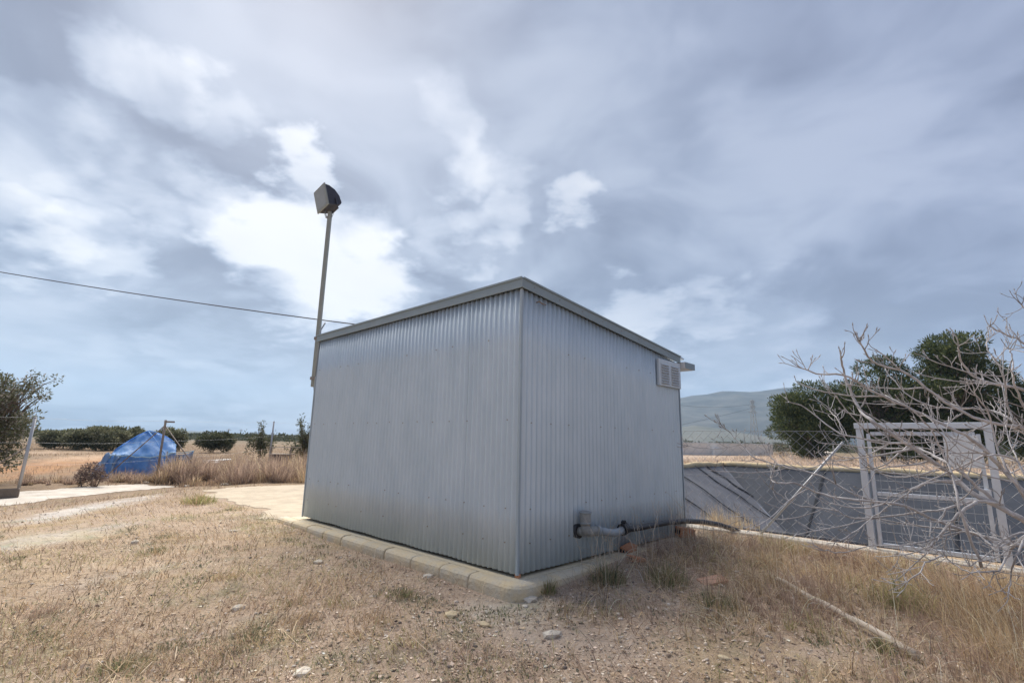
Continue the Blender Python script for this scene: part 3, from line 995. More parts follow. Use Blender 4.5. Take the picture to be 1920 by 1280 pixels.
# overhead wire from behind the roof away to the left
p0, p1 = at(690, 611, 9.6), at(-260, 462, 13.0)
mb = MB(); pts_ = []
for i in range(31):
    t = i / 30; p = p0 * (1 - t) + p1 * t; p[2] -= 0.30 * 4 * t * (1 - t) * 0.35
    pts_.append(p)
mb.tube(pts_, 0.011, 6)
tag(mb.build("overhead_wire", M["cable"]), "single dark overhead cable running from the roof to the upper left", "cable")

# ------------------------------------------------------------------ outlet pipe on the right wall
pipe = thing("water_pipe", "grey valve and elbow with a black hose leaving the shed's right wall", "pipe", UV(0, 0.95, 0.26), ROTZ)
# local x = v - 0.95 , y = u
mb = MB(); mb.tube([(-0.03, 0.05, 0.32), (-0.03, -0.035, 0.32)], 0.075, 16); mb.build("wall_collar", M["black"], pipe)
mb = MB(); mb.tube([(-0.03, -0.02, 0.32), (-0.03, -0.11, 0.32)], 0.046, 14); mb.tube([(-0.03, -0.11, 0.30), (-0.03, -0.11, 0.40)], 0.05, 14)
mb.tube([(-0.05, -0.11, 0.32), (0.16, -0.12, 0.315)], 0.05, 14); mb.build("tee_fitting", M["pvc_old"], pipe)
mb = MB(); mb.tube([(-0.03, -0.11, 0.39), (-0.03, -0.11, 0.41), (-0.03, -0.11, 0.52), (-0.03, -0.11, 0.53)], [0.056, 0.06, 0.058, 0.05], 16); mb.build("valve_cap", M["pvc_old"], pipe)
for zr in (0.405, 0.51):
    mb = MB(); mb.tube([(-0.03, -0.11, zr), (-0.03, -0.11, zr + 0.015)], 0.064, 16); mb.build("cap_ring", M["pvc"], pipe)
mb = MB(); mb.tube([(0.15, -0.12, 0.315), (0.20, -0.12, 0.312)], 0.056, 14); mb.build("coupling", M["pvc"], pipe)
mb = MB(); mb.tube([(0.19, -0.12, 0.312), (0.30, -0.13, 0.29), (0.45, -0.14, 0.262), (0.58, -0.14, 0.262), (0.68, -0.14, 0.285)], 0.042, 14); mb.build("pipe_bend", M["pvc"], pipe)
mb = MB(); mb.tube([(0.63, -0.14, 0.275), (0.71, -0.14, 0.29)], 0.066, 16); mb.bar((0.66, -0.14, 0.34), (0.69, -0.14, 0.36), 0.05, 0.04); mb.build("clamp", M["black"], pipe)
hose = [(0.66, -0.14, 0.275), (0.95, -0.15, 0.262), (1.3, -0.16, 0.262), (1.7, -0.18, 0.26), (2.1, -0.21, 0.24), (2.5, -0.26, 0.20), (2.85, -0.33, 0.14), (3.15, -0.45, 0.05), (3.3, -0.52, -0.03)]
hp = []
for i in range(len(hose) - 1):
    for k in range(4):
        t = k / 4; hp.append(tuple(hose[i][j] * (1 - t) + hose[i + 1][j] * t for j in range(3)))
hp.append(hose[-1])
mb = MB(); mb.tube(hp, 0.034, 12); mb.build("black_hose", M["black"], pipe)

# ------------------------------------------------------------------ pond fence and gate (v = 4.2)
FV, FZ, FT = 4.18, 0.29, 1.74
fence = thing("chain_link_fence", "grey chain link fence beside the pond between the shed and the gate", "fence", UV(-1.9, FV, FZ), ROTZ)
# local: x = v-FV, y = u+1.9, z up
FL = 7.2
mb = MB()
dy, dz = 0.072, 0.07
hgt = FT - FZ - 0.03
nrow = int(hgt / dz)
for i in range(int(FL / dy)):
    y = i * dy
    pts_ = [(0.004 * (1 if (k + i) % 2 else -1), y + (dy / 2 if (k + i) % 2 else -dy / 2) * 1.0 + dy / 2, 0.02 + k * dz) for k in range(nrow + 1)]
    mb.tube(pts_, 0.0027, 3, caps=False, smooth=False)
mo = mb.build("wire_mesh", M["wire"], fence); mo["kind"] = "stuff"
for y in (2.45, 4.9, 7.2):
    mb = MB(); mb.tube([(0.03, y, -0.1), (0.03, y, FT - FZ + 0.04)], 0.024, 10); mb.tube([(0.03, y, FT - FZ + 0.03), (0.03, y, FT - FZ + 0.05), (0.03, y, FT - FZ + 0.065)], [0.027, 0.027, 0.01], 10); mb.build("fence_post", M["galv"], fence)
for zz in (0.06, 0.75, hgt):
    mb = MB(); mb.tube([(0.012, 0, zz), (0.012, FL, zz)], 0.0024, 5); mb.build("tension_wire", M["wire"], fence)
# the diagonal brace from gate post down to the footing
mb = MB(); mb.tube([(-0.02, 0.02, 1.28), (-0.04, 1.12, 0.0)], 0.016, 10); mb.build("brace", M["wire"], fence)

gate = thing("metal_gate", "galvanised metal gate with mesh infill and white plate behind the bare tree", "gate", UV(-2.07, FV, FZ), ROTZ)
GW, GH = 1.10, FT - FZ
for y in (0.0, -GW - 0.10):
    mb = MB(); mb.box((0, y, GH / 2 - 0.03), (0.07, 0.07, GH + 0.06)); mb.build("gate_post", M["galv"], gate, 0.006)
mb = MB(); mb.box((0, -GW / 2 - 0.05, GH + 0.035), (0.09, GW + 0.20, 0.07)); mb.build("lintel", M["galv"], gate, 0.006)
for y in (-0.085, -GW - 0.015):
    mb = MB(); mb.box((0.004, y, GH / 2 - 0.01), (0.04, 0.038, GH - 0.10)); mb.build("stile", M["galv"], gate, 0.004)
for z in (0.06, 0.66, GH - 0.06):
    mb = MB(); mb.box((0.004, -GW / 2 - 0.05, z), (0.04, GW - 0.122, 0.045)); mb.build("rail", M["galv"], gate, 0.004)
mb = MB()
for y in np.arange(-0.16, -GW + 0.02, -0.075):
    mb.tube([(-0.02, y, 0.04), (-0.02, y, GH - 0.05)], 0.0020, 4, smooth=False)
for z in np.arange(0.12, GH - 0.08, 0.10):
    mb.tube([(-0.024, -0.10, z), (-0.024, -GW, z)], 0.0020, 4, smooth=False)
go = mb.build("welded_mesh", M["wire"], gate); go["kind"] = "stuff"
mb = MB(); mb.box((-0.036, -0.96, GH - 0.255), (0.008, 0.30, 0.36)); mb.build("white_plate", M["white"], gate, 0.003)
mb = MB(); mb.box((-0.04, -1.10, 0.72), (0.05, 0.10, 0.14)); mb.build("lock_case", M["galv"], gate, 0.004)
f2 = thing("chain_link_fence", "chain link fence panel to the right of the metal gate", "fence", UV(-3.32, FV, FZ), ROTZ)
mb = MB()
for i in range(int(2.6 / dy)):
    y = -i * dy - 0.02
    mb.tube([(0.004 * (1 if (k + i) % 2 else -1), y + (dy / 2 if (k + i) % 2 else -dy / 2), 0.02 + k * dz) for k in range(nrow + 1)], 0.0027, 3, caps=False, smooth=False)
mo = mb.build("wire_mesh", M["wire"], f2); mo["kind"] = "stuff"
mb = MB(); mb.tube([(0.03, -2.6, -0.1), (0.03, -2.6, FT - FZ + 0.04)], 0.024, 10); mb.build("fence_post", M["galv"], f2)
mb = MB(); mb.tube([(0.012, 0, hgt), (0.012, -2.6, hgt)], 0.0024, 5); mb.build("tension_wire", M["wire"], f2)

# ------------------------------------------------------------------ left boundary: posts, braces and wire
lf = thing("wire_fence", "old strand wire fence with metal posts beyond the white track", "fence", (0, 0, 0), 0)


def fpost(px, py, top_py, r=0.035, lean=0.0):
    p = on_z(px, py, 0.0); t = at(px, top_py, p[1]); h = t[2]
    top = np.array([p[0] + lean, p[1], h])
    mb = MB(); mb.tube([(p[0], p[1], -0.2), tuple(top)], r, 10); mb.tube([tuple(top), tuple(top + [0, 0, 0.03])], [r * 1.15, r * 0.4], 10)
    mb.build("fence_post", M["wire"], lf)
    return p, top


pA, tA = fpost(33, 922, 782, 0.035, 0.06)
tB = at(311, 787, 16.7); pB = np.array([tB[0] - 0.02, 16.7, 0.0])
mb = MB(); mb.tube([(pB[0], 16.7, -0.2), tuple(tB)], 0.036, 10); mb.build("fence_post", M["rust"], lf)
pC, tC = fpost(504, 868, 790, 0.045, 0.03)
mb = MB(); mb.box(tuple(tB + [0.13, 0, -0.06]), (0.32, 0.05, 0.05)); mb.build("cross_arm", M["rust"], lf)
for dx, dyy in ((-1.75, 0.0), (1.55, 0.1)):
    mb = MB(); mb.tube([tuple(tB - [0, 0, 0.18]), (pB[0] + dx, pB[1] + dyy, 0.0)], 0.018, 8); mb.build("brace", M["rust"], lf)
mb = MB(); mb.tube([tuple(tA - [0, 0, 0.7]), (pA[0] - 1.0, pA[1] - 0.2, 0.3)], 0.014, 6); mb.build("brace", M["rust"], lf)
far_l = pA + np.array([-6, -6.5, 0]); far_r = pC + np.array([0.5, 14, 0])
for zf in (1.0, 0.66, 0.36):
    pts_ = []
    seq = [np.array([far_l[0], far_l[1], tA[2] * zf]), np.array([tA[0], tA[1], tA[2] * zf]), np.array([tB[0], tB[1], tB[2] * zf - 0.02]), np.array([tC[0], tC[1], tC[2] * zf - 0.02]), np.array([far_r[0], far_r[1], tC[2] * zf])]
    for i in range(4):
        for k in range(8):
            t = k / 8; p = seq[i] * (1 - t) + seq[i + 1] * t; p = p.copy(); p[2] -= 0.05 * 4 * t * (1 - t); pts_.append(p)
    pts_.append(seq[-1])
    mb = MB(); mb.tube(pts_, 0.0022, 4); mb.build("strand_wire", M["wire"], lf)

# ------------------------------------------------------------------ blue tarpaulin
def tarp():
    Y0 = 18.6
    c = on_z(268, 893, 0.0); sc_ = 1.0
    root = thing("tarpaulin_heap", "sagging blue tarpaulin shelter roped down beyond the white track", "tarpaulin", (at(274, 850, Y0)[0], Y0, 0.0), math.atan2(at(274, 850, Y0)[0], Y0) * -1)
    root.scale = (0.71, 0.8, 0.86)
    # stations along local x: (x, ridge z, waist z, half depth)
    st = [(-1.66, 0.10, 0.06, 0.35), (-1.56, 0.55, 0.45, 0.75), (-1.36, 0.98, 0.86, 1.0), (-0.95, 1.32, 0.88, 1.15), (-0.45, 1.66, 0.84, 1.2), (-0.05, 1.86, 0.80, 1.22),
          (0.35, 1.78, 0.82, 1.2), (0.75, 1.62, 0.88, 1.15), (1.05, 1.45, 0.95, 1.1), (1.22, 1.28, 0.98, 1.0), (1.26, 0.9, 0.8, 0.9)]
    xs = np.array([s[0] for s in st]); A_ = np.array(st)
    n, m = 70, 40
    V = []
    for i in range(n + 1):
        x = -1.66 + (1.26 + 1.66) * i / n
        rz, wz, hd = (np.interp(x, xs, A_[:, k]) for k in (1, 2, 3))
        prof = [(-hd * 1.04, 0.0), (-hd, wz * 0.5), (-hd * 0.93, wz), (-hd * 0.45, wz + (rz - wz) * 0.55), (0, rz), (hd * 0.45, wz + (rz - wz) * 0.55), (hd * 0.93, wz), (hd, wz * 0.5), (hd * 1.04, 0.0)]
        py = np.array([p[0] for p in prof]); pz = np.array([p[1] for p in prof])
        tt = np.linspace(0, 8, m + 1)
        yy = np.interp(tt, np.arange(9), py); zz = np.interp(tt, np.arange(9), pz)
        for j in range(m + 1):
            q = mnoise.fractal(Vector((x * 1.6, yy[j] * 1.6, zz[j] * 2.0 + 4)), 0.8, 2.0, 4)
            skirt = max(0.0, 1 - zz[j] / max(wz, 0.1))
            fold = 0.07 * skirt * math.sin(x * 13 + 2.0 * math.sin(x * 5)) + 0.03 * math.sin(x * 7 + zz[j] * 6)
            sgn = -1 if yy[j] < 0 else 1
            V.append((x + 0.03 * q, yy[j] + sgn * (fold + 0.07 * q), max(0.0, zz[j] + 0.06 * q - 0.05 * math.sin(math.pi * min(1, max(0, (zz[j] - wz) / max(rz - wz, 0.05)))) )))
    F_ = []
    for i in range(n):
        for j in range(m):
            a = i * (m + 1) + j
            F_.append((a, a + m + 1, a + m + 2, a + 1))
    mb = MB(); mb.add(V, F_, True); o = mb.build("sheet", M["tarp"], root)
    sd = o.modifiers.new("thickness", "SOLIDIFY"); sd.thickness = 0.006
    # rope round the waist
    mb = MB(); rp = []
    for i in range(41):
        x = -1.40 + 2.6 * i / 40
        wz, hd = np.interp(x, xs, A_[:, 2]), np.interp(x, xs, A_[:, 3])
        rp.append((x, -hd * 0.99 - 0.06, wz + 0.02 * math.sin(i * 0.7)))
    mb.tube(rp, 0.022, 6); mb.build("waist_rope", M["rope"], root)
    # ridge seam
    mb = MB(); mb.tube([(x, -0.02, np.interp(x, xs, A_[:, 1]) + 0.015) for x in np.linspace(-1.3, 1.15, 24)], 0.02, 6); mb.build("ridge_seam", M["tarp"], root)
    mb = MB(); mb.tube([(-0.05, -0.05, 1.84), (0.25, -0.5, 1.55), (0.55, -0.85, 1.15), (0.78, -1.13, 0.92)], 0.022, 6); mb.build("hip_seam", M["tarp"], root)
    # torn pale flaps on the left end
    for k, (x0, y0, z0, x1, y1, z1, w) in enumerate(((-1.42, -0.75, 0.95, -1.72, -0.95, 0.30, 0.30), (-1.15, -1.05, 0.90, -1.22, -1.22, 0.10, 0.14), (-1.62, -0.35, 0.60, -1.95, -0.7, 0.02, 0.36), (-0.98, -1.10, 0.86, -1.22, -1.20, 0.55, 0.10))):
        mb = MB(); V = []; F_ = []
        for i in range(11):
            t = i / 10
            for j in range(4):
                s = (j / 3 - 0.5) * w * (1 - 0.3 * t)
                V.append((x0 + (x1 - x0) * t + s, y0 + (y1 - y0) * t - 0.05 * math.sin(t * 7 + j * 2 + k), z0 + (z1 - z0) * t + 0.06 * math.sin(j * 2.1 + t * 5)))
        for i in range(10):
            for j in range(3):
                a = i * 4 + j; F_.append((a, a + 1, a + 5, a + 4))
        mb.add(V, F_, True); fo_ = mb.build("flap", M["tarp_pale"], root)
        sd = fo_.modifiers.new("thickness", "SOLIDIFY"); sd.thickness = 0.006
    # stretched awning on the right, held by a line
    mb = MB(); V = []; F_ = []
    for i in range(13):
        t = i / 12
        x = 1.0 + 1.0 * t
        for j in range(7):
            s = j / 6
            zt = 0.98 + 0.06 * t - 0.10 * math.sin(math.pi * t); zb = 0.78 - 0.45 * t ** 2
            V.append((x, -1.0 + 0.25 * t + 0.25 * s * (1 - t) + 0.05 * math.sin(i + j), zt + (zb - zt) * s))
    for i in range(12):
        for j in range(6):
            a = i * 7 + j; F_.append((a, a + 1, a + 8, a + 7))
    mb.add(V, F_, True); fo_ = mb.build("awning", M["tarp_pale"], root)
    sd = fo_.modifiers.new("thickness", "SOLIDIFY"); sd.thickness = 0.006
    mb = MB(); mb.tube([(0.9, -1.1, 0.95), (1.0, -1.02, 0.99), (1.5, -0.92, 0.97), (2.02, -0.76, 1.06)], 0.02, 6); mb.build("awning_rope", M["rope"], root)
    # poles
    for x, y in ((1.95, -0.75), (0.86, -1.08)):
        mb = MB(); mb.tube([(x, y, 0), (x, y, 1.04)], 0.022, 6); mb.build("prop", M["rust"], root)
    # open end under the awning: its shade is painted as a near-black block
    mb = MB(); mb.box((1.15, -0.2, 0.42), (0.5, 1.2, 0.75)); mb.build("opening_shade_block", M["dark"], root, 0.03)
    return root


tarp()

# ------------------------------------------------------------------ foliage generators
def blades(base, h, w, lean_dir, lean, col, tipcol=None, curve=0.35):
    """arrays: base (N,3), h, w, lean_dir angle, lean (0..1.3) -> verts, tris, colours"""
    N = len(base)
    face = lean_dir + rng.normal(0, 0.9, N)
    px = np.stack([-np.sin(face), np.cos(face), np.zeros(N)], -1) * (w / 2)[:, None]
    d = np.stack([np.cos(lean_dir), np.sin(lean_dir), np.zeros(N)], -1)
    l1 = lean * 0.55; l2 = lean * (1 + curve)
    mid = base + d * (np.sin(l1) * h * 0.55)[:, None] + np.array([0, 0, 1.0]) * (np.cos(l1) * h * 0.55)[:, None]
    tip = mid + d * (np.sin(l2) * h * 0.45)[:, None] + np.array([0, 0, 1.0]) * (np.cos(l2) * h * 0.45)[:, None]
    V = np.stack([base - px, base + px, mid + px * 0.8, mid - px * 0.8, tip], 1)
    k = (np.arange(N) * 5)[:, None]
    T = np.concatenate([k + np.array([0, 1, 2]), k + np.array([0, 2, 3]), k + np.array([3, 2, 4])])
    C = np.repeat(col[:, None, :], 5, 1)
    if tipcol is not None:
        C[:, 4] = tipcol
    return V.reshape(-1, 3), T, C.reshape(-1, 3)


def leaves(c, nrm, ax, ln, w, col):
    """rhombic leaves"""
    N = len(c)
    ax = ax / np.linalg.norm(ax, axis=1)[:, None]
    s = np.cross(ax, nrm); s /= (np.linalg.norm(s, axis=1)[:, None] + 1e-9)
    V = np.stack([c, c + ax * (ln * 0.5)[:, None] + s * (w / 2)[:, None], c + ax * ln[:, None], c + ax * (ln * 0.5)[:, None] - s * (w / 2)[:, None]], 1)
    k = (np.arange(N) * 4)[:, None]
    T = np.concatenate([k + np.array([0, 1, 2]), k + np.array([0, 2, 3])])
    return V.reshape(-1, 3), T, np.repeat(col[:, None, :], 4, 1).reshape(-1, 3)


def palette(n, cols, jit=0.12):
    cols = np.array(cols); i = rng.integers(0, len(cols), n)
    return np.clip(cols[i] * (1 + rng.normal(0, jit, (n, 1))), 0.01, 0.9)


def rand_dirs(n):
    v = rng.normal(0, 1, (n, 3)); return v / np.linalg.norm(v, axis=1)[:, None]


def lobes_crown(lobes, per, ln, wd, cols, up=0.3, shell=0.62):
    """lobes: list of (cx,cy,cz,rx,ry,rz)"""
    Vs, Ts, Cs, o = [], [], [], 0
    for (cx, cy, cz, rx, ry, rz) in lobes:
        n = int(per * (rx * ry + rx * rz + ry * rz) / 3)
        d = rand_dirs(n)
        r = shell + (1 - shell) * rng.random(n) ** 0.6
        r *= 1 + 0.16 * np.sin(d[:, 0] * 7 + cx * 3) * np.sin(d[:, 1] * 6 + cy) + 0.1 * np.sin(d[:, 2] * 9 + cz * 5)
        p = np.array([cx, cy, cz]) + d * r[:, None] * np.array([rx, ry, rz])
        ax = d + rng.normal(0, 0.55, (n, 3)) + np.array([0, 0, up])
        v, t, c = leaves(p, rand_dirs(n), ax, rng.uniform(0.6, 1.3, n) * ln, rng.uniform(0.7, 1.2, n) * wd, palette(n, cols, 0.18))
        Vs.append(v); Ts.append(t + o); Cs.append(c); o += len(v)
    return np.concatenate(Vs), np.concatenate(Ts), np.concatenate(Cs)


def branch_path(a, b, bend=0.1, n=8, seed=0):
    a, b = np.array(a, float), np.array(b, float)
    ln = np.linalg.norm(b - a)
    r = np.random.default_rng(seed)
    off = r.normal(0, bend, 3) * ln
    return [tuple(a * (1 - t) + b * t + off * 4 * t * (1 - t) * 0.25 + r.normal(0, 0.012, 3) * ln * (0 < t < 1)) for t in np.linspace(0, 1, n)]


def tree(name, label, cat, base, h, lobes, cols, ln, wd, per, trunk_r, crown_name="crown", group=None, stems=1, up=0.3, shell=0.62, trunk_mat="trunk"):
    root = thing(name, label, cat, base, 0, group)
    mb = MB()
    for s in range(stems):
        a = 2 * math.pi * s / max(stems, 1)
        r0 = trunk_r * (0.9 if stems > 1 else 1)
        top = np.array([0.25 * math.cos(a) * (stems > 1), 0.25 * math.sin(a) * (stems > 1), h * 0.55])
        mb.tube(branch_path((0.08 * math.cos(a) * (stems > 1), 0.08 * math.sin(a) * (stems > 1), -0.15), top, 0.15, 7, s + int(h * 10)), list(np.linspace(r0, r0 * 0.5, 7)), 9)
    mb.build("trunk", M[trunk_mat], root)
    mb = MB()
    for i, l in enumerate(lobes):
        t = 0.25 + 0.3 * rng.random()
        mb.tube(branch_path((0, 0, h * t), (l[0], l[1], l[2]), 0.25, 6, i + 5), list(np.linspace(trunk_r * 0.5, trunk_r * 0.12, 6)), 6)
    mb.build("limbs", M[trunk_mat], root)
    v, t, c = lobes_crown(lobes, per, ln, wd, cols, up, shell)
    np_mesh(crown_name, v, t, M["leaf"], c, parent=root)
    return root


# pines behind the pond
PINE = [(0.055, 0.078, 0.034), (0.075, 0.10, 0.042), (0.105, 0.13, 0.052), (0.040, 0.058, 0.028), (0.15, 0.165, 0.07)]


def pine(label, cx_px, Y, x0, x1, ytop, ybot, seed, fill=46):
    r = np.random.default_rng(seed)
    b = at(cx_px, 850, Y); base = (b[0], Y, 0.2)
    s = Y / FPX / 0.98
    hw = (x1 - x0) / 2 * s; zt = at(cx_px, ytop, Y)[2] - 0.2; zb = at(cx_px, ybot, Y)[2] - 0.2
    mid = at((x0 + x1) / 2, 800, Y)[0] - b[0]
    zc = zb + (zt - zb) * 0.45; hz = (zt - zb) / 2
    lobes = []
    for k in range(fill):
        d = r.normal(0, 1, 3); d /= np.linalg.norm(d)
        rr = 0.80 * r.random() ** 0.33
        p = d * rr
        # flattened dome: widest at two fifths of the height
        z = zc + p[2] * hz * 1.12
        taper = 1 - 0.35 * max(0, p[2])
        s_ = r.uniform(0.16, 0.30) * hw
        lobes.append((mid + p[0] * hw * taper, p[1] * hw * 0.9 * taper, z, s_ * 1.25, s_ * 1.25, s_ * 0.8))
    hz_top = max(l[2] + l[5] for l in lobes); kz = (zt - zb) / (hz_top - zb); lobes = [(l[0], l[1], zb + (l[2] - zb) * kz, l[3], l[4], l[5]) for l in lobes]
    return tree("pine_tree", label, "tree", base, zt, lobes, PINE, 0.30, 0.10, 520, 0.22, group="pines beyond the pond", up=0.5, shell=0.5)


pine("leftmost round dark green pine beyond the pond", 1520, 50, 1436, 1604, 716, 850, 1)
pine("middle dark green pine rising behind the bare branches", 1655, 47, 1575, 1748, 668, 852, 2)
pine("tallest pine, behind the upper right bare branches", 1815, 44, 1722, 1905, 618, 850, 3, 56)
pine("lower dark pine at the right edge of the photo", 1955, 42, 1868, 2050, 720, 854, 4, 40)

pine("dark pine far back, filling the gap behind the gate", 1700, 60, 1590, 1850, 735, 856, 5, 60)

OLIVE = [(0.18, 0.19, 0.11), (0.24, 0.24, 0.15), (0.14, 0.15, 0.09), (0.28, 0.28, 0.20), (0.11, 0.12, 0.07)]
DARKOL = [(0.085, 0.095, 0.055), (0.11, 0.12, 0.065), (0.065, 0.075, 0.045), (0.14, 0.145, 0.09)]


def round_tree(name, label, cx, Y, x0, x1, ytop, ybot, cols, seed, group=None, fill=30, ln=0.24, wd=0.10, per=1100, stems=1):
    r = np.random.default_rng(seed)
    b = at(cx, 840, Y)
    z0 = tz(b[0], Y)
    s = Y / FPX / 0.98 * 1.0
    hw = (x1 - x0) / 2 * s; mid = ((x0 + x1) / 2 - cx) * s
    zt = at(cx, ytop, Y)[2] - z0; zb = max(0.1, at(cx, ybot, Y)[2] - z0)
    lobes = []
    for k in range(fill):
        d = r.normal(0, 1, 3); d /= np.linalg.norm(d); rr = 0.78 * r.random() ** 0.33
        p = d * rr; s_ = r.uniform(0.2, 0.34)
        lobes.append((mid + p[0] * hw, p[1] * hw * 0.9, (zt + zb) / 2 + p[2] * (zt - zb) / 2, s_ * hw, s_ * hw, s_ * (zt - zb) * 0.5 + 0.1))
    return tree(name, label, "tree" if "tree" in name else "bush", (b[0], Y, z0), zt, lobes, cols, ln, wd, per, max(0.05, 0.035 * zt), group=group, stems=stems)


OG = "olive trees behind the tarpaulin"
round_tree("olive_tree", "olive tree farthest left behind the orange bare soil", 118, 46, 72, 165, 806, 840, OLIVE, 11, OG)
round_tree("olive_tree", "broad olive tree just left of the blue tarpaulin", 180, 44, 126, 236, 803, 843, OLIVE, 12, OG, 30)
round_tree("olive_tree", "olive tree peeking over the left edge of the tarpaulin", 232, 47, 196, 268, 799, 840, OLIVE, 13, OG)
round_tree("olive_tree", "olive tree behind the braced fence post", 318, 46, 284, 348, 803, 842, OLIVE, 14, OG)
round_tree("olive_tree", "lone round olive tree right of the braced post", 400, 44, 370, 436, 811, 848, DARKOL, 15, OG)
rng_t = np.random.default_rng(5)


def upright_tree(label, cx, Y, x0, x1, ytop, ybot, ybase, seed):
    """a loose young tree with upright shoots"""
    r = np.random.default_rng(seed)
    b = at(cx, ybase, Y); z0 = tz(b[0], Y); s = Y / FPX
    hw = (x1 - x0) / 2 * s; zt = at(cx, ytop, Y)[2] - z0; zb = at(cx, ybot, Y)[2] - z0
    lobes = []
    for k in range(16):
        lobes.append((r.uniform(-0.75, 0.75) * hw, r.uniform(-0.7, 0.7) * hw, zb + r.uniform(0.15, 0.5) * (zt - zb), 0.26 * hw, 0.26 * hw, 0.14 * (zt - zb)))
    for k in range(9):
        x = r.uniform(-0.85, 0.85) * hw; y = r.uniform(-0.6, 0.6) * hw; top = r.uniform(0.62, 0.93)
        for q in range(4):
            lobes.append((x * (0.6 + 0.12 * q), y, zb + (0.35 + (top - 0.35) * q / 3) * (zt - zb), 0.09 * hw, 0.09 * hw, 0.09 * (zt - zb)))
    return tree("young_tree", label, "tree", (b[0], Y, z0), zt, lobes, DARKOL + OLIVE[:1], 0.15, 0.05, 1300, 0.05, group="young trees by the wire fence")


upright_tree("young tree with upright shoots beside the thin fence post", 484, 30, 462, 514, 788, 858, 872, 21)
upright_tree("young dark tree against the shed's left edge", 566, 27, 536, 606, 778, 862, 876, 22)

# grey-green bush at the left edge of the photo
def left_bush():
    Y = 14.6
    r = np.random.default_rng(31)
    b = at(-46, 915, Y); z0 = 0.0
    lobes = []
    for k in range(70):
        d = r.normal(0, 1, 3); d /= np.linalg.norm(d); rr = 0.85 * r.random() ** 0.33
        p = d * rr
        z = 1.55 + p[2] * 1.5
        w = 1.12 * (1 - 0.25 * max(0, p[2]))
        s_ = r.uniform(0.16, 0.34)
        lobes.append((p[0] * w, p[1] * 1.3, z, s_, s_, s_ * 1.15))
    for k in range(12):                                        # thin shoots at the top
        x = r.uniform(-0.4, 1.35)
        for q in range(3):
            lobes.append((x + 0.05 * q, r.uniform(-0.5, 0.5), 2.5 + 0.2 * q + r.uniform(-0.2, 0.25), 0.12, 0.12, 0.16))
    tree("leafy_bush", "tall grey-green bush at the far left edge of the photo", "bush", (b[0], Y, z0), 2.9, lobes,
         [(0.14, 0.15, 0.085), (0.20, 0.20, 0.13), (0.10, 0.105, 0.06), (0.36, 0.33, 0.29), (0.12, 0.135, 0.07)], 0.10, 0.036, 2300, 0.06, stems=4)


left_bush()

# far belt of trees along the horizon: too far away to tell apart
def far_belt():
    Vs, Ts, Cs, o = [], [], [], 0
    r = np.random.default_rng(77)
    lob = []
    for k in range(420):
        Y = r.uniform(130, 220); px = r.uniform(-300, 660)
        b = at(px, 818, Y)
        s = r.uniform(1.2, 2.6)
        lob.append((b[0], Y, r.uniform(0.3, 0.8), s * 1.5, s, r.uniform(0.6, 1.3)))
    for k in range(170):
        Y = r.uniform(130, 190); px = r.uniform(1240, 2400)
        b = at(px, 840, Y); s = r.uniform(1.4, 2.6)
        lob.append((b[0], Y, r.uniform(0.4, 1.0), s * 1.5, s, r.uniform(0.8, 1.8)))
    v, t, c = lobes_crown(lob, 36, 0.8, 0.4, [(0.09, 0.10, 0.06), (0.12, 0.125, 0.075), (0.07, 0.08, 0.05)], 0.3, 0.7)
    o = np_mesh("far_wood", v, t, M["leaf"], c)
    tag(o, "low belt of dark trees along the far horizon", "trees", kind="stuff")


far_belt()

# ------------------------------------------------------------------ long white wall, pylon, poles
def far_wall():
    a, b = at(1150, 866, 62.0), at(1450, 866, 66.0)
    root = thing("whitewashed_wall", "long low whitewashed wall beyond the pond at the foot of the hill", "wall", (a[0], a[1], 0.2), 0)
    d = b - a; ln = float(np.hypot(d[0], d[1])); ang = math.atan2(d[1], d[0]); root.rotation_euler = (0, 0, ang)
    n = 7
    for i in range(n):
        mb = MB(); mb.box((ln * (i + 0.5) / n, 0, 0.72), (ln / n - 0.02, 0.25, 1.5)); mb.build("wall_panel", M["wall"], root, 0.02)
    mb = MB(); mb.box((ln / 2, 0, 1.52), (ln + 0.1, 0.36, 0.10)); mb.build("coping", M["white"], root, 0.02)
    mb = MB(); mb.box((ln * 0.62, -0.5, 0.45), (1.1, 0.7, 0.95)); mb.build("meter_box", M["white"], root, 0.02)


far_wall()
# pale rubble heap seen under the pines
rb = on_z(1552, 852, 0.25)


def rock_mesh(r_, seed, flat=0.65, sub=2):
    import bmesh
    bm = bmesh.new(); bmesh.ops.create_icosphere(bm, subdivisions=sub, radius=1.0)
    rr = np.random.default_rng(seed); sx, sy, sz = rr.uniform(0.75, 1.25), rr.uniform(0.7, 1.1), flat * rr.uniform(0.8, 1.15)
    for v in bm.verts:
        n_ = mnoise.noise(v.co * 1.3 + Vector((seed * 3.7, 0, 0))) * 0.35 + mnoise.noise(v.co * 3.1 + Vector((0, seed * 1.9, 0))) * 0.12
        k = (1 + n_) * (0.88 + 0.24 * abs(mnoise.noise(v.co * 2.2 + Vector((5, seed, 0)))))
        v.co = Vector((v.co.x * sx * k, v.co.y * sy * k, v.co.z * sz * k)) * r_
    me = bpy.data.meshes.new("rock"); bm.to_mesh(me); bm.free()
    return me


def rock(name, label, px, py, r_, seed, mat="stone", flat=0.6, cat="stone", group="loose stones on the dry ground"):
    p = drop(px, py)
    me = rock_mesh(r_, seed, flat, 2 if r_ > 0.5 else 1); me.materials.append(M[mat])
    o = bpy.data.objects.new(name, me); COL.objects.link(o)
    o.location = (p[0], p[1], p[2] + r_ * flat * 0.25); o.rotation_euler = (0, 0, seed * 1.3)
    return tag(o, label, cat, group)


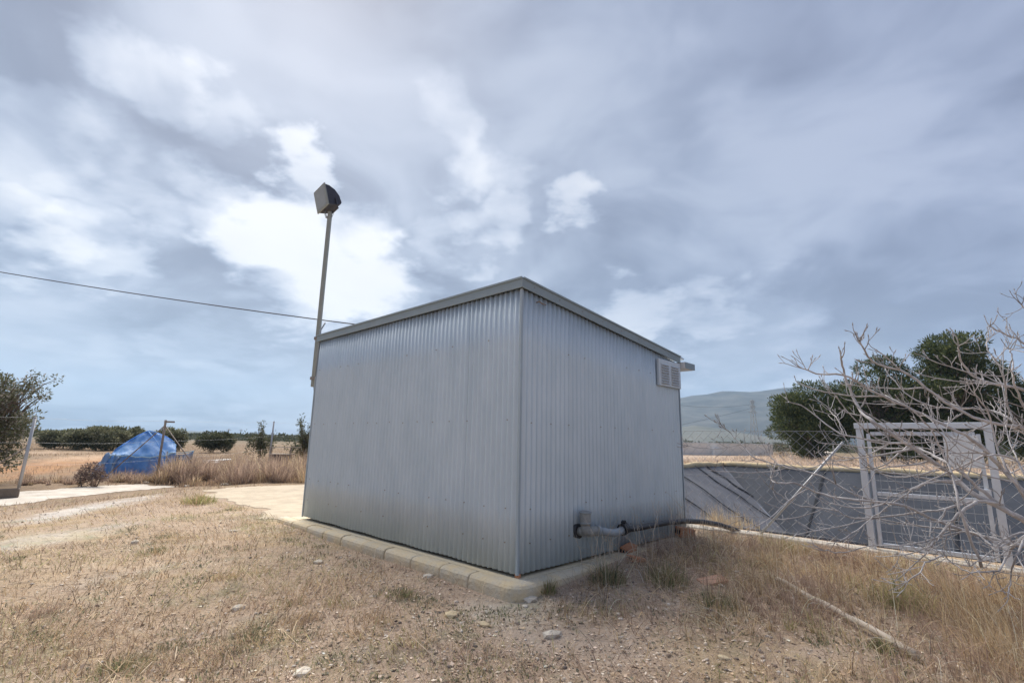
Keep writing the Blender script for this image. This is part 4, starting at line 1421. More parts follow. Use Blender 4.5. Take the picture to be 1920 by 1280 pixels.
def pylon():
    Y = 420.0
    b = at(1417, 842, Y); top = at(1414, 750, Y)
    h = float(top[2])
    root = thing("power_pylon", "pale lattice power pylon standing before the hazy hill", "pylon", (b[0], Y, 0), radians(20))
    W0, W1 = 5.2, 1.2
    mbl = MB()
    for sx in (-1, 1):
        for sy in (-1, 1):
            mb = MB(); mb.bar((sx * W0 / 2, sy * W0 / 2, 0), (sx * W1 / 2, sy * W1 / 2, h), 0.30); mb.build("leg", M["pylon"], root)
    lv = [h * q for q in (0, 0.2, 0.38, 0.54, 0.68, 0.8, 0.9, 1.0)]
    for i in range(len(lv) - 1):
        wa = W0 + (W1 - W0) * lv[i] / h; wb = W0 + (W1 - W0) * lv[i + 1] / h
        for sy in (-1, 1):
            mbl.bar((-wa / 2, sy * wa / 2, lv[i]), (wb / 2, sy * wb / 2, lv[i + 1]), 0.16); mbl.bar((wa / 2, sy * wa / 2, lv[i]), (-wb / 2, sy * wb / 2, lv[i + 1]), 0.16)
            mbl.bar((sy * wa / 2, -wa / 2, lv[i]), (sy * wb / 2, wb / 2, lv[i + 1]), 0.16); mbl.bar((sy * wa / 2, wa / 2, lv[i]), (sy * wb / 2, -wb / 2, lv[i + 1]), 0.16)
    mbl.build("lattice", M["pylon"], root)
    for z_, w_ in ((h * 0.74, 4.6), (h * 0.86, 3.8), (h * 0.97, 3.0)):
        mb = MB(); mb.bar((-w_, 0, z_), (w_, 0, z_), 0.3); mb.bar((-w_, 0, z_), (0, 0, z_ + 1.6), 0.16); mb.bar((w_, 0, z_), (0, 0, z_ + 1.6), 0.16); mb.build("cross_arm", M["pylon"], root)
    e = at(1180, 741, 330.0); e2 = at(1180, 815, 330.0)
    for k, (q, s) in enumerate(((e, at(1412, 757, Y)), (e2, at(1412, 764, Y)))):
        mb = MB(); pts_ = []
        for i in range(25):
            t = i / 24; p = q * (1 - t) + s * t; p = p.copy(); p[2] -= (5.0 if k == 0 else 1.0) * 4 * t * (1 - t); pts_.append(p)
        mb.tube(pts_, 0.09, 4)
        tag(mb.build("power_line", M["cable"]), ("upper" if k == 0 else "lower") + " thin power line crossing in front of the hazy hill", "cable")


pylon()
for k, (px, top, lab) in enumerate(((427, 803, "left of two distant utility poles on the left horizon"), (450, 804, "right of two distant utility poles on the left horizon"))):
    p = at(px, 822, 190.0); t = at(px, top, 190.0)
    root = thing("utility_pole", lab, "pole", (p[0], 190.0, 0), 0, "utility poles on the horizon")
    mb = MB(); mb.tube([(0, 0, 0), (0, 0, float(t[2]))], [0.16, 0.11], 8); mb.build("shaft", M["pylon"], root)
    mb = MB(); mb.box((0, 0, float(t[2]) - 0.5), (1.7, 0.12, 0.12)); mb.build("cross_arm", M["pylon"], root)

# dark wooden feeder by the young tree
fp = at(527, 868, 26.0)
fd = thing("wooden_hutch", "small dark boarded hutch on posts under the young dark tree", "hutch", (fp[0], 26.0, tz(fp[0], 26.0)), radians(8))
for i in range(4):
    mb = MB(); mb.box((-0.33 + i * 0.22, 0, 0.32), (0.205, 0.5, 0.42)); mb.build("board", M["darkwood"], fd, 0.01)
for sx in (-0.47, 0.47):
    mb = MB(); mb.box((sx, -0.2, 0.45), (0.06, 0.06, 0.95)); mb.build("post", M["rust"], fd)
mb = MB(); mb.box((0, 0, 0.56), (1.1, 0.6, 0.035)); mb.build("lid", M["wood"], fd)
mb = MB(); mb.box((0.25, -0.2, 0.9), (1.4, 0.12, 0.03)); mb.build("rail", M["wood"], fd)
# pale planks dumped in the brush
for i, (px, py, lab) in enumerate(((390, 880, "short pale plank lying in the dead brush"), (404, 874, "longer pale plank lying behind the short one in the dead brush"))):
    p = drop(px, py)
    mb = MB(); mb.box((0, 0, 0.02), (0.85 + 0.4 * i, 0.16, 0.05)); o = mb.build("loose_plank", M["white"], None, 0.006)
    o.location = (p[0], p[1], p[2] + 0.25); o.rotation_euler = (radians(10), radians(-4), radians(12))
    tag(o, lab, "plank")
# small concrete trough under the bush at the left edge
p = drop(12, 934)
tr = thing("stone_trough", "small brown trough at the foot of the bush on the left edge", "trough", (p[0], p[1], p[2]), radians(40))
tr.scale = (0.55, 0.6, 0.75)
for (cx, cy, sx, sy) in ((0, -0.18, 0.7, 0.05), (0, 0.18, 0.7, 0.05), (-0.325, 0, 0.05, 0.30), (0.325, 0, 0.05, 0.30)):
    mb = MB(); mb.box((cx, cy, 0.13), (sx, sy, 0.3)); mb.build("side_wall", M["trunk"], tr, 0.008)
mb = MB(); mb.box((0, 0, 0.02), (0.6, 0.3, 0.05)); mb.build("bottom", M["dark"], tr)

# ------------------------------------------------------------------ bricks, batten, stones
def brick_thing(name, label, px, py, size, rz, tilt, holes=True, mat="brick"):
    p = drop(px, py, 0.25)
    root = thing(name, label, "brick", (p[0], p[1], p[2]), rz)
    root.rotation_euler = (tilt[0], tilt[1], rz)
    L_, W_, H_ = size
    mb = MB(); mb.box((0, 0, H_ / 2), (L_, W_, H_)); mb.build("block", M[mat], root, 0.004)
    if holes:
        for k in range(3):
            mb = MB(); mb.box((-L_ / 2 - 0.001, -W_ / 2 + W_ * (k + 0.5) / 3, H_ / 2), (0.006, W_ / 3 * 0.6, H_ * 0.5)); mb.build("hole", M["dark"], root)
    return root


BG = "orange bricks lying by the shed"
brick_thing("brick", "bright orange brick propping the black hose", 1283, 1006, (0.24, 0.12, 0.12), radians(20), (0.1, 0.15))["group"] = BG
brick_thing("brick", "half-buried orange brick below the grey pipe", 1178, 1034, (0.24, 0.11, 0.07), radians(50), (0.2, -0.1))["group"] = BG
brick_thing("brick", "orange brick sunk in grass under the half-buried one", 1192, 1052, (0.20, 0.10, 0.05), radians(30), (0.1, 0.2))["group"] = BG
brick_thing("brick", "long flat pinkish tile lying near the pale pole", 1336, 1092, (0.27, 0.13, 0.035), radians(14), (0.22, -0.12), False, "tile")["group"] = BG

pa, pbn = drop(1458, 1094), drop(1722, 1240)
mb = MB(); pts_ = []
for i in range(15):
    t = i / 14; q = pa * (1 - t) + pbn * t; q = q.copy(); q[2] = q[2] + 0.045 + 0.006 * math.sin(i * 1.3); q[0] += 0.007 * math.sin(i * 0.9); pts_.append(q)
mb.tube(pts_, [0.021 + 0.003 * math.sin(i * 2.2) + 0.006 * i / 14 for i in range(15)], 9)
tag(mb.build("wooden_pole", M["wood"]), "long bleached wooden pole lying in the grass at lower right", "pole")

ROCKS = [
    (253, 1017, 0.075, "stone", "white domed stone alone in the left grass"),
    (597, 1055, 0.075, "stone", "grey stone in the dark weeds left of the kerb"),
    (993, 1124, 0.085, "stone", "pale round stone right of the kerb corner"),
    (985, 1137, 0.04, "stone", "small pebble in front of the round corner stone"),
    (846, 1154, 0.075, "stone_y", "yellowish rock left in front of the kerb corner"),
    (908, 1172, 0.065, "stone_y", "flat yellowish rock below the kerb corner"),
    (912, 1148, 0.04, "stone", "small white stone just below the kerb corner"),
    (1035, 1192, 0.085, "stone", "flat pale rock right of the yellowish rocks"),
    (803, 1081, 0.07, "stone", "greyish stone lying close against the kerb"),
    (567, 1262, 0.07, "stone", "pale stone at the bottom edge, left of centre"),
    (447, 1140, 0.06, "stone", "flat grey stone in the left foreground"),
    (1357, 1234, 0.045, "stone_y", "small cream pebble on bare soil at lower right"),
    (437, 996, 0.06, "stone", "low white stone on the slope left of the apron"),
    (1352, 1098, 0.05, "stone", "whitish stone under the pinkish tile"),
    (348, 912, 0.11, "stone", "pale rock at the end of the white track"),
    (422, 909, 0.14, "stone", "pale rock at the near edge of the dead brush"),
    (273, 905, 0.12, "stone", "pale rock by the foot of the tarpaulin"),
]
for i, (px, py, r_, m_, lab) in enumerate(ROCKS):
    rock("stone", lab, px, py, r_ * 0.92, i + 3, m_, 0.45)

# gravel: uncountable
def gravel():
    import bmesh
    Vs, Ts, Cs, o = [], [], [], 0
    r = np.random.default_rng(99)
    ico = bmesh.new(); bmesh.ops.create_icosphere(ico, subdivisions=1, radius=1.0)
    iv = np.array([v.co[:] for v in ico.verts]); it = np.array([[v.index for v in f.verts] for f in ico.faces]); ico.free()
    n = 19000
    rr = 2.6 + 10.5 * r.random(n) ** 1.7; th = r.uniform(-0.95, 0.9, n)
    x, y = np.sin(th) * rr, np.cos(th) * rr
    u, v = uv_of(x, y)
    ok = ~((u > -0.32) & (u < L1 + 0.3) & (v > -0.3) & (v < 4)) & (v < 4.0) & ~((u > 4) & (v > -0.2))
    dens = 0.35 + 0.65 * (np.sin(x * 1.9 + 2 * np.sin(y)) * np.sin(y * 2.3 + 1) > -0.1)
    dens = np.where((x < -2.5) & (y < 8), dens * 0.45, dens)
    ok &= r.random(n) < dens
    x, y, = x[ok], y[ok]; n = len(x); z = terrain_z(x, y)
    s = 0.003 + 0.014 * r.random(n) ** 4.0
    for i in range(n):
        k = 1 + r.normal(0, 0.2, (12, 1))
        sc_ = s[i] * np.array([r.uniform(0.8, 1.5), r.uniform(0.8, 1.3), r.uniform(0.5, 0.9)])
        a = r.uniform(0, 6.28); R = np.array([[math.cos(a), -math.sin(a), 0], [math.sin(a), math.cos(a), 0], [0, 0, 1]])
        Vs.append((iv * k * sc_) @ R.T + [x[i], y[i], z[i] + s[i] * 0.2]); Ts.append(it + o); o += 12
    base = np.array([(0.72, 0.65, 0.56), (0.60, 0.51, 0.42), (0.72, 0.60, 0.46), (0.30, 0.225, 0.175), (0.20, 0.165, 0.14)])
    c = base[r.integers(0, 5, n)] * r.uniform(0.8, 1.15, (n, 1))
    ob = np_mesh("gravel", np.concatenate(Vs), np.concatenate(Ts), M["gravel"], np.repeat(c, 12, 0), smooth=True)
    tag(ob, "small pale gravel strewn over the dry ground", "gravel", kind="stuff")


gravel()

# ------------------------------------------------------------------ dry grass and litter
STRAW = [(0.59, 0.45, 0.27), (0.51, 0.37, 0.22), (0.68, 0.56, 0.38), (0.43, 0.30, 0.185), (0.57, 0.45, 0.32), (0.37, 0.27, 0.19)]
STRAWG = [(0.52, 0.47, 0.25), (0.44, 0.41, 0.22), (0.34, 0.33, 0.17)]
PURP = [(0.43, 0.315, 0.25), (0.37, 0.27, 0.22), (0.52, 0.385, 0.295), (0.30, 0.22, 0.18), (0.58, 0.44, 0.33)]


def blocked(x, y):
    u, v = uv_of(x, y)
    slab = (u > -0.27) & (u < L1 + 0.4) & (v > -0.25) & (v < L2 + 0.2)
    apr = (u > 4.3) & (u < 10.6) & (v > -0.1) & (v < 4.1)
    pnd = (v > 4.0) & (v < BV1 + 0.4) & (u < BU1 + 0.3)
    return slab | apr | pnd


def in_poly(x, y, poly):
    poly = np.array(poly); r = np.zeros(x.shape, bool); j = len(poly) - 1
    for i in range(len(poly)):
        xi, yi = poly[i]; xj, yj = poly[j]
        r ^= ((yi > y) != (yj > y)) & (x < (xj - xi) * (y - yi) / (yj - yi + 1e-12) + xi); j = i
    return r


def patchy(x, y, f=1.0, s=0.0):
    return 0.5 + 0.28 * np.sin(x * 1.7 * f + 1.3 * np.sin(y * 1.1 * f + s) + s) + 0.28 * np.sin(y * 2.1 * f + 1.7 * np.sin(x * 0.9 * f - s) + 2 * s)


BARE = [(160, 966, 55, 16), (100, 1022, 85, 13), (960, 1148, 120, 20), (1450, 1262, 190, 16), (1060, 1215, 120, 14)]


def bare_mask(x, y):
    m = np.zeros(x.shape)
    for px, py, rx, ry in BARE:
        p = on_z(px, py, 0.03); q = on_z(px + rx, py, 0.03); s = on_z(px, py - ry, 0.03)
        d = np.hypot((x - p[0]) / np.hypot(*(q - p)[:2]), (y - p[1]) / np.hypot(*(s - p)[:2]))
        m = np.maximum(m, np.clip(1.5 - d, 0, 1))
    return m


def litter():
    """flattened straw and short dead turf"""
    n = 90000
    rr = 2.4 + 13.0 * rng.random(n) ** 1.6; th = rng.uniform(-0.95, 0.92, n)
    x, y = np.sin(th) * rr, np.cos(th) * rr
    left = np.clip((-x + 0.2) / 2.5, 0, 1)
    d = 0.30 + 0.5 * patchy(x, y, 0.9, 0.4) + 0.3 * left
    ok = ~blocked(x, y) & (rng.random(n) < d) & (rng.random(n) > bare_mask(x, y) * 0.93) & ~in_poly(x, y, tp)
    x, y, left = x[ok], y[ok], left[ok]; n = len(x)
    base = np.stack([x, y, terrain_z(x, y) + 0.002], -1)
    h = rng.uniform(0.02, 0.10, n) * (0.8 + 0.6 * left) + (rng.random(n) < 0.05) * 0.14
    flow = 2.6 + 0.8 * np.sin(x * 0.8) + 0.6 * np.sin(y * 0.9)         # straw combed by the wind
    ld = np.where(rng.random(n) < 0.6, flow + rng.normal(0, 0.5, n), rng.uniform(0, 6.28, n))
    lean = np.clip(rng.normal(1.40, 0.16, n), 0.6, 1.55)
    col = palette(n, STRAW + [(0.30, 0.23, 0.16), (0.24, 0.19, 0.15)], 0.25)  # extra dark dead-blade tones stand in for shadow gaps in the straw
    p2 = palette(n, PURP + [(0.20, 0.16, 0.14)], 0.25)  # dark tone added here too as painted gap shadow
    pm = (rng.random(n) < (0.55 - 0.35 * left)); col[pm] = p2[pm]
    gm = rng.random(n) < 0.45 * (patchy(x, y, 1.4, 2.0) > 0.62); g2 = palette(n, STRAWG); col[gm] = g2[gm]
    v, t, c = blades(base, h, rng.uniform(0.002, 0.0045, n) * (1 + rr[ok] * 0.08), ld, lean, col, curve=0.12)
    ob = np_mesh("straw_litter", v, t, M["grass"], c)
    tag(ob, "flattened dry straw and dead turf over the near ground", "dry grass", kind="stuff")


litter()


def long_straw():
    n = 2600
    rr = 2.5 + 7.5 * rng.random(n) ** 1.3; th = rng.uniform(-0.95, 0.9, n)
    x, y = np.sin(th) * rr, np.cos(th) * rr
    ok = ~blocked(x, y) & (rng.random(n) < 0.35 + 0.65 * (x < 0.2)) & (bare_mask(x, y) < 0.6)
    x, y = x[ok], y[ok]; n = len(x)
    base = np.stack([x, y, terrain_z(x, y) + 0.012], -1)
    v, t, c = blades(base, rng.uniform(0.14, 0.42, n), rng.uniform(0.003, 0.006, n), 0.2 + 0.9 * rng.normal(0, 1, n) + math.pi * (rng.random(n) < 0.5), np.clip(rng.normal(1.46, 0.08, n), 1.1, 1.56),
                     palette(n, [(0.74, 0.63, 0.46), (0.66, 0.54, 0.38), (0.70, 0.60, 0.48), (0.50, 0.38, 0.28)], 0.12), curve=0.03)
    ob = np_mesh("fallen_straw", v, t, M["grass"], c)
    tag(ob, "long pale straws lying loose on the near ground", "straw", kind="stuff")


long_straw()


def matted_turf():
    """clumps of matted golden and greenish dead turf on the left"""
    nc = 260
    rr = 2.6 + 9.5 * rng.random(nc) ** 1.2; th = -0.98 + 1.15 * rng.random(nc) ** 1.4
    cx, cy = np.sin(th) * rr, np.cos(th) * rr
    ok = ~blocked(cx, cy) & (bare_mask(cx, cy) < 0.4) & (rng.random(nc) < 0.2 + 0.8 * (patchy(cx, cy, 0.8, 3.1) > 0.45)) & ~in_poly(cx, cy, tp)
    cx, cy = cx[ok], cy[ok]; nc = len(cx)
    per = 120
    rad = np.repeat(rng.uniform(0.10, 0.34, nc), per)
    a = rng.uniform(0, 6.28, nc * per); q = rad * rng.random(nc * per) ** 0.6
    x = np.repeat(cx, per) + q * np.cos(a) * 1.4; y = np.repeat(cy, per) + q * np.sin(a)
    ok = ~blocked(x, y); x, y = x[ok], y[ok]; n = len(x)
    ci = np.repeat(np.arange(nc), per)[ok]
    pal = [STRAW, STRAW, STRAW + STRAWG, STRAWG + [(0.27, 0.28, 0.16)], PURP, PURP + [(0.22, 0.18, 0.15)]]  # added dark dead tones also paint the shadow between turf blades
    col = np.empty((n, 3)); pk = rng.integers(0, len(pal), nc)
    for k_ in range(len(pal)):
        m_ = pk[ci] == k_
        col[m_] = palette(int(m_.sum()), pal[k_], 0.22)
    dirn = rng.uniform(0, 6.28, nc)[ci] + rng.normal(0, 0.7, n)
    v, t, c = blades(np.stack([x, y, terrain_z(x, y)], -1), rng.uniform(0.03, 0.13, n) * rng.uniform(0.6, 1.3, nc)[ci], rng.uniform(0.0025, 0.005, n), dirn, np.clip(rng.normal(1.2, 0.28, n), 0.2, 1.52), col)
    ob = np_mesh("matted_turf", v, t, M["grass"], c)
    tag(ob, "matted golden and greenish dead turf on the left ground", "dry grass", kind="stuff")


matted_turf()


def low_weeds():
    """small grey-green weeds creeping between the straw"""
    r = rng
    n = 430
    rr = 2.6 + 8 * r.random(n) ** 1.3; th = r.uniform(-0.95, 0.9, n)
    x, y = np.sin(th) * rr, np.cos(th) * rr
    ok = ~blocked(x, y) & (r.random(n) < 0.25 + 0.75 * (patchy(x, y, 1.3, 1.1) > 0.5)) & (bare_mask(x, y) < 0.5)
    x, y = x[ok], y[ok]
    Vs, Ts, Cs, o = [], [], [], 0
    for i in range(len(x)):
        k = int(r.integers(25, 80)); s = r.uniform(0.07, 0.22)
        a = r.uniform(0, 6.28, k); q = s * np.sqrt(r.random(k))
        bx, by = x[i] + q * np.cos(a), y[i] + q * np.sin(a)
        base_ = np.stack([bx, by, terrain_z(bx, by)], -1)
        col = palette(k, [(0.17, 0.20, 0.12), (0.23, 0.26, 0.14), (0.13, 0.15, 0.10), (0.30, 0.28, 0.18), (0.24, 0.23, 0.17)], 0.2)
        v, t, c = blades(base_, r.uniform(0.015, 0.05, k), r.uniform(0.004, 0.009, k), a + r.normal(0, 0.6, k), np.clip(r.normal(0.9, 0.3, k), 0, 1.5), col)
        Vs.append(v); Ts.append(t + o); Cs.append(c); o += len(v)
    ob = np_mesh("creeping_weeds", np.concatenate(Vs), np.concatenate(Ts), M["grass"], np.concatenate(Cs))
    tag(ob, "small grey-green weeds scattered in the dry ground", "weeds", kind="stuff")


low_weeds()


def right_grass():
    """taller dead grass on the right, between shed, footing and camera"""
    n = 120000
    x = rng.uniform(0.3, 7.5, n); y = rng.uniform(2.6, 9.0, n)
    u, v = uv_of(x, y)
    front = np.clip((v + 1.0) / 2.0, 0, 1)            # thicker towards the footing
    right = np.clip((x - 1.2) / 2.2, 0, 1)
    dens = np.clip(0.10 + 0.9 * front * (0.35 + 0.65 * right), 0, 1) * np.clip(patchy(x, y, 2.0, 0.7) * 1.5 - 0.1, 0.05, 1)
    dens = np.maximum(dens, 0.55 * np.clip((x - 2.9) / 0.8, 0, 1))
    ok = ~blocked(x, y) & (rng.random(n) < dens) & (v < 4.0) & (rng.random(n) > bare_mask(x, y) * 0.95)
    ok &= ~((u > -0.5) & (v < -0.3)) & ~((u > -0.15) & (v < 4))
    x, y, u, v, right = x[ok], y[ok], u[ok], v[ok], right[ok]; n = len(x)
    # gather blades in tufts
    cx = np.round(x / 0.16 + 0.35 * np.sin(y * 9)) * 0.16; cy = np.round(y / 0.16 + 0.35 * np.sin(x * 8)) * 0.16
    x = x * 0.45 + cx * 0.55; y = y * 0.45 + cy * 0.55
    base = np.stack([x, y, terrain_z(x, y) - 0.005], -1)
    tall = 0.5 + 0.5 * np.sin(cx * 12.3 + cy * 7.7)
    h = rng.uniform(0.07, 0.24, n) * (0.6 + 0.7 * tall) * (0.75 + 0.5 * right) + (rng.random(n) < 0.03) * rng.uniform(0.1, 0.25, n)
    h = h * np.clip((4.0 - v) / 0.9, 0.25, 1)
    ld = 2.5 + 1.4 * np.sin(cx * 3.1 + cy * 2.2) + rng.normal(0, 1.3, n)
    lean = np.clip(rng.normal(0.62, 0.38, n), 0, 1.4)
    col = palette(n, STRAW + [(0.26, 0.20, 0.15), (0.80, 0.70, 0.54)], 0.22)  # dark brown dead blades mixed in as painted shadow low in the grass
    pm = np.sin(cx * 5.3 + 2) * np.sin(cy * 4.7) > 0.05; p2 = palette(n, PURP, 0.15); col[pm] = p2[pm]
    gm = (np.sin(cx * 2.9 + 1) * np.sin(cy * 3.6 + 0.4) > 0.42) & (rng.random(n) < 0.5); g2 = palette(n, STRAWG, 0.2); col[gm] = g2[gm]
    vv, t, c = blades(base, h, rng.uniform(0.0022, 0.0048, n), ld, lean, col)
    ob = np_mesh("dry_grass", vv, t, M["grass"], c)
    tag(ob, "tangled tall dead grass on the right in front of the pond", "dry grass", kind="stuff")


right_grass()


def tuft(name, label, px, py, n, hmin, hmax, spread, cols, lean=0.45, w=(0.003, 0.006), dirn=None, group=None, cat="grass tuft"):
    p = drop(px, py, 0.15)
    root_loc = p
    a = rng.uniform(0, 6.28, n); q = spread * 1.25 * rng.random(n) ** 0.85
    bx_, by_ = p[0] + q * np.cos(a), p[1] + q * np.sin(a)
    base = np.stack([q * np.cos(a), q * np.sin(a), terrain_z(bx_, by_) - p[2]], -1)
    ld = a + rng.normal(0, 0.5, n) if dirn is None else dirn + rng.normal(0, 1.0, n)
    fall = 1 - 0.65 * (q / (spread * 1.5 + 1e-6)) ** 1.5
    hh = (hmin + (hmax - hmin) * rng.random(n) ** 2.0) * fall
    pc = palette(n, cols, 0.18)
    dry = rng.random(n) < 0.33
    pc[dry] = palette(n, STRAW, 0.15)[dry]
    v, t, c = blades(base, hh, rng.uniform(w[0], w[1], n), ld, np.clip(rng.normal(lean, 0.35, n), 0, 1.5), pc)
    o = np_mesh(name, v, t, M["grass"], c)
    o.location = tuple(map(float, root_loc))
    return tag(o, label, cat, group)


GREEN = [(0.24, 0.27, 0.13), (0.32, 0.34, 0.16), (0.18, 0.21, 0.10), (0.42, 0.38, 0.20)]
DGREEN = [(0.17, 0.20, 0.11), (0.22, 0.25, 0.13), (0.13, 0.155, 0.09), (0.32, 0.30, 0.17)]
TG = "green tufts in the dry grass"
tuft("grass_tuft", "bright yellow-green grass tuft by the apron's near edge", 372, 944, 420, 0.12, 0.34, 0.26, [(0.33, 0.34, 0.13), (0.26, 0.29, 0.11), (0.42, 0.38, 0.18)], 0.6, (0.006, 0.012), group=TG)
tuft("grass_tuft", "small grey-green tuft beside the white domed stone", 288, 1036, 260, 0.06, 0.16, 0.16, DGREEN, 0.8, group=TG)
tuft("grass_tuft", "dark green tuft in front of the kerb's middle", 760, 1118, 300, 0.04, 0.12, 0.12, DGREEN, 0.9, group=TG)
tuft("grass_tuft", "upright green tuft right of the kerb corner stone", 1028, 1112, 200, 0.08, 0.20, 0.06, GREEN, 0.35, group=TG)
tuft("grass_tuft", "big dark green tuft under the grey pipe", 1140, 1092, 520, 0.10, 0.30, 0.14, DGREEN, 0.45, group=TG)
tuft("grass_tuft", "wide grey-green tuft between the bricks and the tile", 1252, 1090, 520, 0.10, 0.28, 0.18, GREEN + DGREEN, 0.45, group=TG)
tuft("grass_tuft", "green tuft low beside the pinkish tile", 1345, 1135, 420, 0.06, 0.20, 0.20, DGREEN, 0.7, group=TG)
tuft("grass_tuft", "olive green tuft beside the upper end of the pole", 1690, 1135, 480, 0.12, 0.34, 0.18, GREEN, 0.6, group=TG)
tuft("grass_tuft", "green sprig against the lower end of the pole", 1655, 1218, 200, 0.04, 0.11, 0.07, [(0.10, 0.16, 0.05), (0.14, 0.19, 0.07)], 0.7, (0.006, 0.012), group=TG)
tuft("grass_tuft", "dark tuft at the bottom edge on the left", 225, 1255, 520, 0.05, 0.13, 0.16, DGREEN, 0.9, group=TG)
tuft("grass_tuft", "faint green tuft in the left foreground", 470, 1200, 260, 0.04, 0.11, 0.15, DGREEN, 0.9, group=TG)
SP = "sprays of tall straw on the right"
SPC = [(0.74, 0.60, 0.38), (0.66, 0.51, 0.32), (0.80, 0.68, 0.48), (0.58, 0.43, 0.27)]
for i, (px, py, nn, hh, ln_, dr, lab) in enumerate((
        (1905, 1250, 300, 0.75, 0.75, 2.6, "big spray of straw at the lower right corner"),
        (1820, 1180, 300, 0.65, 0.75, 2.5, "leaning straw spray above the lower right corner"),
        (1890, 1130, 260, 0.50, 0.6, 2.4, "straw spray under the fig limbs at the right edge"),
        (1440, 1062, 380, 0.42, 0.5, 2.0, "straw spray right of the orange hose brick"),
        (1560, 1085, 380, 0.34, 0.7, 2.4, "rusty straw spray behind the pole"),
        (1345, 985, 340, 0.48, 0.35, 1.8, "tall pale straw beside the shed's far right corner"),
        (1385, 990, 300, 0.42, 0.4, 1.4, "tall pale straw at the end of the footing strip"),
        (1760, 1110, 360, 0.42, 0.8, 2.6, "reddish straw spray below the gate"))):
    tuft("straw_spray", lab, px, py, nn, hh * 0.35, hh, 0.24, SPC, ln_, (0.0022, 0.0048), dr, SP, "dry grass")

def ribbons(P, w, col):
    """P: (N, K, 3) centre lines -> thin upright-facing ribbons"""
    N, K, _ = P.shape
    t = np.gradient(P, axis=1); t /= np.linalg.norm(t, axis=2)[..., None] + 1e-9
    ref = rand_dirs(N)[:, None, :] * np.ones((1, K, 1))
    s = np.cross(t, ref); s /= np.linalg.norm(s, axis=2)[..., None] + 1e-9
    taper = np.linspace(1, 0.35, K)[None, :, None]
    V = np.stack([P - s * w[:, None, None] / 2 * taper, P + s * w[:, None, None] / 2 * taper], 2).reshape(N, K * 2, 3)
    b0 = np.array([[2 * k, 2 * k + 1, 2 * k + 3] for k in range(K - 1)] + [[2 * k, 2 * k + 3, 2 * k + 2] for k in range(K - 1)])
    T = (np.arange(N) * K * 2)[:, None, None] + b0[None]
    return V.reshape(-1, 3), T.reshape(-1, 3), np.repeat(col[:, None], K * 2, 1).reshape(-1, 3)


def arcs(x, y, ln, rise, bend, w, col, K=7):
    """stalks that leave the ground, arch over and droop"""
    N = len(x); a = rng.uniform(0, 6.28, N); tt = np.linspace(0, 1, K)[None]
    k2 = rng.normal(0, bend, N)[:, None]
    ang = a[:, None] + k2 * tt
    dx = np.cumsum(np.cos(ang), 1) / K; dy = np.cumsum(np.sin(ang), 1) / K
    z0 = terrain_z(x, y)[:, None]
    zz = z0 + rise[:, None] * (tt * 2.1 - tt ** 2 * rng.uniform(1.1, 2.0, N)[:, None]) + 0.006
    P = np.stack([x[:, None] + dx * ln[:, None], y[:, None] + dy * ln[:, None], np.maximum(zz, z0 + 0.004)], -1)
    return ribbons(P, w, col)


def tangle():
    """arching dead stalks woven through the grass on the right and straws on the left"""
    n = 9000
    x = rng.uniform(0.4, 6.5, n); y = rng.uniform(2.7, 8.0, n); u, v = uv_of(x, y)
    ok = ~blocked(x, y) & (v < 3.9) & ~((u > -0.2)) & (rng.random(n) < np.clip(0.25 + 0.4 * v + 0.25 * (x - 1.5), 0.08, 1)) & (bare_mask(x, y) < 0.7)
    x, y, v = x[ok], y[ok], v[ok]; n = len(x)
    lo = np.clip((4.1 - v) / 0.9, 0.2, 1)
    A = arcs(x, y, rng.uniform(0.12, 0.45, n) * (0.4 + 0.6 * lo), rng.uniform(0.03, 0.28, n) * lo, 1.2, rng.uniform(0.0025, 0.0048, n), palette(n, SPC + PURP + [(0.82, 0.74, 0.62), (0.24, 0.19, 0.16)], 0.2))
    n = 3600
    rr = 2.5 + 6.5 * rng.random(n) ** 1.3; th = rng.uniform(-0.98, 0.35, n); x, y = np.sin(th) * rr, np.cos(th) * rr
    ok = ~blocked(x, y) & (bare_mask(x, y) < 0.6) & (rng.random(n) < 0.2 + 0.8 * (patchy(x, y, 0.8, 5.0) > 0.5)); x, y = x[ok], y[ok]; n = len(x)
    B_ = arcs(x, y, rng.uniform(0.12, 0.36, n), rng.uniform(0.0, 0.05, n), 1.9, rng.uniform(0.003, 0.006, n), palette(n, [(0.78, 0.68, 0.50), (0.70, 0.57, 0.40), (0.62, 0.52, 0.42), (0.46, 0.36, 0.28)], 0.15))
    ob = np_mesh("tangled_stalks", np.concatenate([A[0], B_[0]]), np.concatenate([A[1], B_[1] + len(A[0])]), M["grass"], np.concatenate([A[2], B_[2]]))
    tag(ob, "arching dead stalks tangled through the dry grass", "dry stalks", kind="stuff")


tangle()


